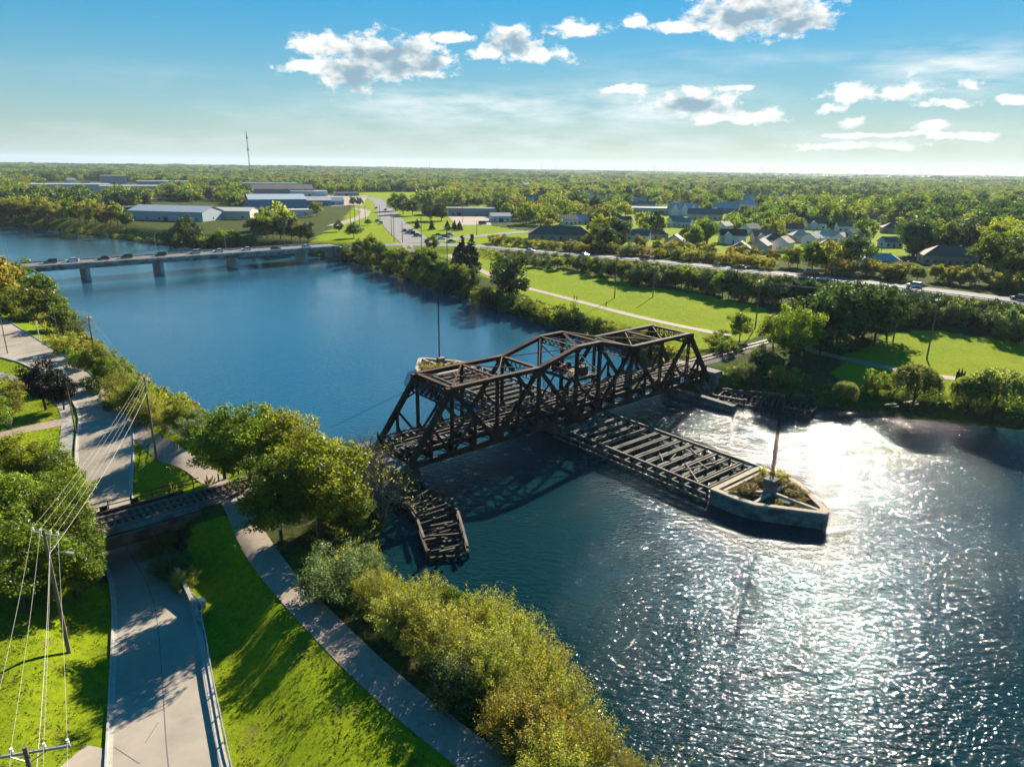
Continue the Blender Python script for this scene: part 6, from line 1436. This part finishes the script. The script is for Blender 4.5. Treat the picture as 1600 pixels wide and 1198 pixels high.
    A = pt(p1, .15, h1-2.0, 0); B = pt(p2, .15, 9.8, 0); C = pt(p3, .15, 10.4, 0); wire('overhead_wire', [A, B, C, (p4w[0], p4w[1], 12.6)], [.5, .9, .8], 'thick lower cable strung below the wires of the street poles', .016, 'overhead wires along the street')
    utility_pole(0, 0, 11.4, 'wooden pole among the bank bushes beside the curving street', .7, rz=-.4, world=p4w)
    for k, (x, z) in enumerate([(-.8, 0), (0, .1), (.8, 0)]):
        a, b, c = P[1180], P[1395], P[1448]
        wire('overhead_wire', [(a[0]+x, a[1], a[2]+12+z), (b[0]+x, b[1], b[2]+12.6+z), (c[0]+x, c[1], c[2]+13+z)], [.8, .4], ['upper', 'middle', 'lower'][k]+' pale wire crossing in front of the dark grove', .035, 'wires by the dark grove')
    # communication mast on the plain
    d = raydir(390, 262); k = 1500/math.hypot(d[0], d[1]); x, y = d[0]*k, d[1]*k; g = ht(x, y)
    T = empty('radio_mast', (x, y, g), label='tall thin radio mast rising above the horizon on the left', cat='mast')
    mb = MB(); Hh = 96; q = 1.4
    for a in range(3):
        an = a*2.094; mb.beam((math.cos(an)*q, math.sin(an)*q, 0), (math.cos(an)*q*.5, math.sin(an)*q*.5, Hh), .28, .28)
    for k in range(32):
        z0, z1_ = Hh*k/32, Hh*(k+1)/32; w0, w1_ = q*(1-.5*k/32), q*(1-.5*(k+1)/32)
        for a in range(3):
            a1, a2 = a*2.094, (a+1)*2.094; mb.beam((math.cos(a1)*w0, math.sin(a1)*w0, z0), (math.cos(a2)*w1_, math.sin(a2)*w1_, z1_), .16, .16)
    mb.build('mast_frame', M['steel'], T)
    for z in (62, 84): MB().tube([(0, 0, z), (0, 0, z+3.5)], 1.9, 8).build('antenna_cluster', M['galv'], T)
    MB().tube([(0, 0, Hh), (0, 0, Hh+7)], [.2, .1], 5).build('antenna', M['steel'], T)
    # wind farm on the horizon
    tx = [846, 868, 923, 960, 983, 994, 1013, 1022, 1032, 1045, 1055, 1068, 1076, 1090, 1100, 1117, 1188, 1215, 1237, 1252, 1262, 1343, 1374, 1434, 1438, 1452, 1541, 1555, 1586, 671, 697, 778]
    first = None; rnd = random.Random(4)
    for px in tx:
        d = raydir(px, 260+px*.0144); k = rnd.uniform(9500, 11500)/math.hypot(d[0], d[1]); x, y = d[0]*k, d[1]*k
        if first is None:
            turb = M['turbine'] = material('turbine_grey', (.16, .17, .18)); first = empty('wind_turbine', (x, y, 5)); MB().tube([(0, 0, 0), (0, 0, 98)], [3.4, 2.2], 8).build('tower', turb, first)
            MB().beam((0, -3, 99.5), (0, 6, 99.5), 4, 4).build('nacelle', turb, first); c = first
            for a in range(3):
                an = a*2.094+.3; e = (math.sin(an)*48, -4, 99.5+math.cos(an)*48); MB().tube([(0, -4, 99.5), (math.sin(an)*12, -4, 99.5+math.cos(an)*12), e], [1.2, 2.0, .5], 5).build('blade', M['turbine'], first)
        else: c = copy_tree(first, (x, y, 5), rnd.uniform(-.5, .5))
        if c is first: pass
        tag(c, 'tiny pale grey wind turbine on the horizon', 'wind turbine', 'wind turbines along the horizon')

# ------------------------------------------------------------------ people and small things
SKIN = (.45, .26, .18)
def person(px, py, rz, shirt, trousers, label, group=None, stride=.25, hair=(.03, .02, .015), col=None):
    p = at(px, py)
    J = {'pelvis': (0, 0, .95), 'belly': (0, 0, 1.12), 'chest': (0, .01, 1.32), 'neck': (0, 0, 1.50), 'head': (0, .02, 1.60), 'crown': (0, .0, 1.72)}
    for s, n in ((-1, 'l'), (1, 'r')):
        f = stride*s
        J['hip'+n] = (.09*s, 0, .90); J['knee'+n] = (.10*s, f*.6+.03, .50); J['ank'+n] = (.10*s, f, .09+max(0, -f)*.12); J['toe'+n] = (.11*s, f+.17, .04)
        J['sho'+n] = (.18*s, 0, 1.42); J['elb'+n] = (.24*s, -f*.5, 1.15); J['wri'+n] = (.24*s, -f*.9+.06, .93); J['han'+n] = (.24*s, -f*.95+.09, .84)
    E = [('pelvis', 'belly'), ('belly', 'chest'), ('chest', 'neck'), ('neck', 'head'), ('head', 'crown')]
    for n in 'lr': E += [('pelvis', 'hip'+n), ('hip'+n, 'knee'+n), ('knee'+n, 'ank'+n), ('ank'+n, 'toe'+n), ('chest', 'sho'+n), ('sho'+n, 'elb'+n), ('elb'+n, 'wri'+n), ('wri'+n, 'han'+n)]
    Rr = dict(pelvis=.15, belly=.13, chest=.15, neck=.055, head=.10, crown=.07, hip=.095, knee=.062, ank=.045, toe=.04, sho=.065, elb=.045, wri=.032, han=.036)
    nm = list(J); me = bpy.data.meshes.new('body'); me.from_pydata([J[k] for k in nm], [(nm.index(a), nm.index(b)) for a, b in E], [])
    o = bpy.data.objects.new('tmp', me); COL.objects.link(o); md = o.modifiers.new('s', 'SKIN'); o.modifiers.new('u', 'SUBSURF').levels = 1
    for i, k in enumerate(nm):
        r = Rr.get(k, Rr.get(k[:-1], .05)); me.skin_vertices[0].data[i].radius = (r, r*.8); me.skin_vertices[0].data[i].use_root = (k == 'pelvis')
    dg = bpy.context.evaluated_depsgraph_get(); bm_ = bpy.data.meshes.new_from_object(o.evaluated_get(dg)); bpy.data.objects.remove(o)
    bm_.materials.clear()
    for mt in (material('skin', SKIN, rough=.6), material('shirt_cloth', shirt, rough=.9), material('trouser_cloth', trousers, rough=.9), material('hair', hair, rough=.7)): bm_.materials.append(mt)
    for q in bm_.polygons:
        c = q.center; q.material_index = 0
        if c.z < .97 and abs(c.x) < .2: q.material_index = 2
        elif c.z < 1.49 and (c.z > 1.12 or abs(c.x) < .19): q.material_index = 1
        elif c.z > 1.66 or (c.z > 1.56 and c.y < -.01): q.material_index = 3
        q.use_smooth = True
    ob = link('person', bm_, None, (p[0], p[1], p[2]+.05), rz); tag(ob, label, 'person', group)
def small_things():
    person(219, 667, 2.6, (.02, .02, .025), (.03, .03, .04), 'person in dark clothes walking on the trail just below the end of the street')
    person(243, 671, -.4, (.05, .08, .1), (.02, .02, .03), 'person in a dark blue top standing behind the lawn pole on the trail')
    person(897, 470, 1.2, (.015, .015, .02), (.02, .02, .03), 'left one of two dark-clothed people walking side by side on the park trail', 'pair on the park trail')
    person(901, 471, 1.2, (.05, .02, .02), (.02, .02, .03), 'right one of two dark-clothed people walking side by side on the park trail', 'pair on the park trail')
    person(947, 480, 1.2, (.03, .10, .03), (.03, .03, .04), 'person in green walking alone on the park trail')
    # dark bollards at the crossing, brown ones on its near side
    bo = [(254, 685), (342, 752), (350, 748), (365, 744), (373, 742)]; first = None
    for i, (px, py) in enumerate(bo):
        p = at(px, py)
        if first is None:
            first = empty('bollard', (p[0], p[1], p[2])); MB().tube([(0, 0, -.1), (0, 0, 1.0), (0, 0, 1.06)], [.10, .09, .03], 10).build('post', M['dark_timber'], first); MB().tube([(0, 0, .8), (0, 0, .9)], .105, 10).build('band', M['white'], first); c = first
        else: c = copy_tree(first, (p[0], p[1], p[2]))
        tag(c, 'dark bollard beside the trail next to the lawn pole' if i == 0 else 'dark bollard in the group just above the railway crossing', 'bollard', 'dark bollards on the trail')
    rust = material('bollard_rust', (.22, .10, .06), (.15, .07, .04), 3, .8)
    for px, py, lab in [(357, 775, 'brown post at the left edge of the trail just below the railway crossing'), (374, 774, 'brown post in the middle of the trail just below the railway crossing'), (381, 770, 'brown post at the right edge of the trail just below the railway crossing')]:
        p = at(px, py); T = empty('post', (p[0], p[1], p[2]), label=lab, cat='post', group='brown posts at the crossing')
        MB().tube([(0, 0, -.1), (0, 0, 1.15), (0, 0, 1.2)], [.13, .12, .04], 10).build('shaft', rust, T)
    # trail notice
    p = at(438, 847); T = empty('notice_board', (p[0], p[1], p[2]), -.5, label='small white notice on a post in front of the trees by the trail', cat='sign')
    MB().box((0, 0, 1.0), (.1, .1, 2.0)).build('post', M['pole_wood'], T); b = MB().box((0, -.06, 2.0), (.62, .03, .85)).build('board', M['white'], T)
    mb = MB(); mb.box((-.02, -.079, 2.2), (.26, .008, .22))
    for z in (1.98, 1.9, 1.82, 1.74): mb.box((0, -.079, z), (.44, .008, .03))
    mb.build('notice_print', paint('sign_blue', (.06, .14, .3), 0), b)
    # hand rail by the bank
    T = empty('handrail', (0, 0, 0), label='short pale metal handrail at the top of the bank steps', cat='handrail'); q = [at(x, y) for x, y in ((260, 675), (270, 680), (279, 684))]
    for a in q: MB().beam((a[0], a[1], a[2]-.05), (a[0], a[1], a[2]+1.0), .06, .06).build('rail_post', M['galv'], T)
    mb = MB()
    for a, b in zip(q, q[1:]):
        for z in (.55, 1.0): mb.beam((a[0], a[1], a[2]+z), (b[0], b[1], b[2]+z), .06, .06)
    mb.build('rail_bar', M['galv'], T)
    # yellow gas markers on the lawn
    ym = paint('marker_yellow', (.65, .5, .02), 0)
    for px, py in ((258, 722), (276, 704), (280, 708)):
        p = at(px, py); T = empty('marker_stake', (p[0], p[1], p[2]), label='thin yellow marker stake on the lawn between pole and trail', cat='stake', group='yellow marker stakes'); MB().tube([(0, 0, -.1), (0, 0, 1.3)], .035, 6).build('stake', ym, T)
    # dark stump in the right-hand park and picnic tables
    p = at(1497, 606); T = empty('tree_stump', (p[0], p[1], p[2]-.1), label='tall dark jagged tree stump on the lawn behind the willows', cat='tree stump')
    mb = MB(); rnd = random.Random(1); mb.tube([(0, 0, 0), (0, 0, .4), (0, 0, 2.6)], [1.0, .75, .8], 11)
    for k in range(7):
        a = k*.9; mb.tube([(math.cos(a)*.5, math.sin(a)*.5, 2.4), (math.cos(a)*.7, math.sin(a)*.6, rnd.uniform(3.0, 4.0))], [.3, .05], 6)
    mb.build('trunk', M['bark'], T)
    for px, py, lab in [(1392, 637, 'pale picnic table on the shore lawn left of the middle willow'), (1423, 633, 'pale picnic table beneath the middle willow')]:
        p = at(px, py); T = empty('picnic_table', (p[0], p[1], p[2]), .4, label=lab, cat='picnic table', group='picnic tables on the shore')
        MB().box((0, 0, .75), (1.9, .8, .06)).build('table_top', M['sunny_concrete'], T)
        for s in (-1, 1): MB().box((0, s*.75, .45), (1.9, .28, .05)).build('bench', M['sunny_concrete'], T)
        for s in (-1, 1): MB().beam((s*.6, -.7, 0), (s*.6, .2, .72), .08, .08).beam((s*.6, .7, 0), (s*.6, -.2, .72), .08, .08).beam((s*.6, -.75, .41), (s*.6, .75, .41), .08, .06).build('leg', M['timber'], T)
    # street gully box beside the guard rail
    p = at(303, 946); T = empty('utility_box', (p[0]+.6, p[1], p[2]), label='open grey metal box beside the guard rail where the wing wall ends', cat='utility box')
    MB().box((0, 0, .3), (1.0, 1.0, .6), .5).build('box', M['galv'], T)
    # highway guard rail
    T = empty('guard_rail', (0, 0, 0), label='long guard rail along the canal side of the highway', cat='guard rail')
    hp = np.array(HWY[4:]); a, b = offset(hp, 13.0); E_ = b
    cs = np.r_[0, np.cumsum(np.hypot(*(E_[1:]-E_[:-1]).T))]; t = np.arange(10, cs[-1], 4.); Q = np.c_[np.interp(t, cs, E_[:, 0]), np.interp(t, cs, E_[:, 1])]; Z = heights(Q)
    mb = MB()
    for q, z in zip(Q, Z): mb.box((q[0], q[1], z+.35), (.18, .18, .8))
    o = mb.build('rail_posts', M['dark_timber'], T); o['kind'] = 'stuff'
    mb = MB()
    for i in range(len(Q)-1): mb.beam((*Q[i], Z[i]+.62), (*Q[i+1], Z[i+1]+.62), .06, .3)
    mb.build('rail_beam', M['galv'], T)

def haze():
    m = bpy.data.materials.new('haze'); m.use_nodes = True; nt = m.node_tree; N = nt.nodes; N.remove(N['Principled BSDF'])
    v = N.new('ShaderNodeVolumePrincipled'); v.inputs['Color'].default_value = (.62, .78, .95, 1); v.inputs['Density'].default_value = HAZE; v.inputs['Anisotropy'].default_value = .2
    nt.links.new(v.outputs[0], N['Material Output'].inputs['Volume'])
    o = MB().box((0, 5000, 78), (34000, 20000, 164)).build('haze', m); tag(o, kind='stuff')
HAZE = 0.00005

def ground_cover():
    """loose rough plants on the banks, too many to count"""
    rng = np.random.default_rng(21); n = 60000
    P = np.c_[rng.uniform(-170, 190, n), rng.uniform(20, 340, n)]
    d, _, _, _ = seg_dist(P, WATER, closed=True); ok = ~inside(P, WATER) & (d > .3) & (d < 7.5)
    q, _, _, _ = seg_dist(P, RAILW); q2, _, _, _ = seg_dist(P, RAILE); slope = ((q > 4.5) & (q < 8.5) & (P[:, 0] < -30) & (rng.uniform(0, 1, n) < .25)) 
    near = np.hypot(P[:, 0], P[:, 1]); ok = (ok & (rng.uniform(0, 1, n) < np.clip(1.2-near/400, .35, 1))) | (slope & ~inside(P, WATER))
    hq, _, _, hs = seg_dist(P, HWY); ok |= (hs < 0) & (hq > 8) & (hq < 20) & (P[:, 1] > 150) & (P[:, 0] > -20) & (rng.uniform(0, 1, n) < .5)
    t, i, tt, _ = seg_dist(P, _STP); ok &= t > 4.9; ok &= ~((P[:, 0] > 62) & (P[:, 1] < 135))
    u = (P-BC)@BE; v = (P-BC)@BN; ok &= ~((abs(v) < 4.6) & (abs(u) > 30)); ok &= q2 > 4.2
    P = P[ok]; P = P[:16000]; Z = heights(P); n = len(P); h = rng.uniform(.35, 1.15, n)
    K = 14; a = rng.uniform(0, 6.28, (n, K)); r = rng.uniform(0, .55, (n, K))*1.2; hh = h[:, None]*rng.uniform(.5, 1.1, (n, K))
    base = np.stack([P[:, 0, None]+np.cos(a)*r, P[:, 1, None]+np.sin(a)*r, np.repeat(Z[:, None], K, 1)], -1)
    dr = np.stack([np.cos(a)*.35*hh, np.sin(a)*.35*hh, hh], -1); b2 = rng.uniform(0, 6.28, (n, K)); sd_ = np.stack([np.cos(b2), np.sin(b2), np.zeros_like(b2)], -1)*.11
    V = np.stack([base, base+dr*.55-sd_, base+dr, base+dr*.55+sd_], 2).reshape(-1, 3); F = np.arange(len(V)).reshape(-1, 4)
    me = mesh_np('undergrowth', V, F, [M['leaf_olive']], attrs={'tint': ('FACE', np.repeat(rng.uniform(0, 1, n), K))})
    tag(link('undergrowth', me), 'rough weeds and tall grass along the canal banks', 'undergrowth', kind='stuff')

def turf():
    """tufts that roughen the near lawns"""
    rng = np.random.default_rng(33); n = 170000
    P = np.c_[rng.uniform(-125, 12, n), rng.uniform(28, 185, n)]; r = np.hypot(P[:, 0], P[:, 1])
    P = P[rng.uniform(0, 1, n) < np.clip(1.35-r/150, .12, 1)]
    Z = heights(P); pj = project(np.c_[P, Z]); ok = inside(pj[:, :2], LAWN_PX[4]); P, Z, pj = P[ok], Z[ok], pj[ok]
    d, _, _, _ = seg_dist(P, WATER, closed=True); ok = ~inside(P, WATER) & (d > 4)
    t, i, tt, _ = seg_dist(P, _STP); w = np.array(ST_W); ok &= t > w[i]*(1-tt)+w[i+1]*tt+.28
    for C_, hw in STRIPS: q, _, _, _ = seg_dist(P, C_); ok &= q > hw-.04
    q, _, _, _ = seg_dist(P, RAILW); ok &= q > 4.4
    patch = np.sin(P[:, 0]*.9+2*np.sin(P[:, 1]*.31))*np.sin(P[:, 1]*.7+1.5*np.sin(P[:, 0]*.23)); ok &= rng.uniform(0, 1, len(P)) < .55+.45*patch
    P, Z, patch = P[ok], Z[ok], patch[ok]; n = len(P); K = 4; h = rng.uniform(.07, .17, n)*(1+.4*patch)
    a = rng.uniform(0, 6.28, (n, K)); hh = h[:, None]*rng.uniform(.6, 1.2, (n, K)); r_ = rng.uniform(0, .12, (n, K))
    base = np.stack([P[:, 0, None]+np.cos(a)*r_, P[:, 1, None]+np.sin(a)*r_, np.repeat(Z[:, None], K, 1)], -1)
    dr = np.stack([np.cos(a)*.8*hh, np.sin(a)*.8*hh, hh], -1); b2 = a+1.57; s_ = np.stack([np.cos(b2), np.sin(b2), np.zeros_like(b2)], -1)*.045
    V = np.stack([base-s_*.5, base+dr*.6-s_, base+dr, base+dr*.6+s_], 2).reshape(-1, 3)
    me = mesh_np('grass', V, np.arange(len(V)).reshape(-1, 4), [M['turf']], attrs={'tint': ('FACE', np.repeat(np.clip(.5+.4*patch+rng.uniform(-.35, .35, n), 0, 1), K))})
    tag(link('grass', me), 'short tufty grass on the near lawns', 'grass', kind='stuff')
M['turf'] = leaf_material('turf_blades', (.045, .075, .008), (.20, .235, .014), (.2, .2, .02), .35, 0)
def wear():
    # the paving joint along the middle and a few sealed cracks
    C = np.array(ST_C); rnd = random.Random(6)
    strip('paving_joint', C[:8]+np.array([.15, 0]), .07, M['asphalt_dark'], zo=.062, step=1.)
    for k in range(9):
        i = rnd.choice([0, 1, 2, 3, 9, 10, 11, 12]); w = ST_W[i]*.8; c = C[i]+np.array([rnd.uniform(-w, w), rnd.uniform(-3, 3)]); pts = [c]; a = rnd.uniform(0, 3.1)
        for _ in range(rnd.randint(4, 7)):
            a += rnd.uniform(-.6, .6); pts.append(pts[-1]+np.array([math.cos(a), math.sin(a)])*.55)
        pts = [q for q in pts if seg_dist(np.array([q]), _STP)[0][0] < 3.2]
        if len(pts) > 3: strip('sealed_crack', pts, .06, M['asphalt_dark'], zo=.058, step=.5, nx=2)

# ------------------------------------------------------------------ build
random.seed(7)
setting(); wear()
swing_bridge()
for s in (-1, 1): fender(s); island_args = s
protos()
for s in (-1, 1): island(s)
crib('timber_crib', [(-33.4, -6.2), (-33.2, -9.5), (-33.4, -13.2), (-34.6, -16), (-36.4, -19.4), (-38.6, -23.4)], [(-37.6, -6.4), (-38.0, -10), (-38.9, -13.2), (-40.2, -16), (-41.4, -18.8), (-42.4, -21.2)], 1.4, 'broken dark timber crib in the cove at the near end of the swing bridge', 3)
crib('timber_crib', [(31.0, -8.2), (33.2, -14), (35.4, -20), (37.0, -24.6)], [(35.4, -6.2), (38.2, -11), (41.8, -16), (45.2, -20.6)], 1.2, 'collapsed timber crib along the far shore right of the swing bridge', 4, 1.2)
abutments()
railway('railway_track', -170, -34.6, 'rusty single track between the swing bridge and the left edge, crossing the trail')
railway('railway_track', 34.6, 100, 'rusty single track leaving the far end of the swing bridge')
underpass()
RB = road_bridge()
vehicles(RB)
buildings()
near_plants(); far_bank_plants()
woodland(KEEP)
lines()
small_things()
ground_cover(); turf()
haze()
# things of one look are told apart by their order along the picture
def ordinal(n):
    a = 'first second third fourth fifth sixth seventh eighth ninth tenth eleventh twelfth thirteenth fourteenth fifteenth sixteenth seventeenth eighteenth nineteenth twentieth'.split()
    return a[n-1] if n <= 20 else {2: 'twenty', 3: 'thirty', 4: 'forty'}[n//10]+'-'+a[n % 10-1] if n % 10 else {3: 'thirtieth', 4: 'fortieth'}[n//10]
bpy.context.view_layer.update()
by = {}
for o in COL.objects:
    if o.parent is None and 'category' in o and 'label' in o: by.setdefault(o['label'], []).append(o)
for lab, os_ in by.items():
    if 1 < len(os_) < 50 and len(lab.split()) <= 13:
        os_.sort(key=lambda o: project([list(o.location)])[0, 0])
        for i, o in enumerate(os_): o['label'] = ordinal(i+1)+' '+lab+', from left'
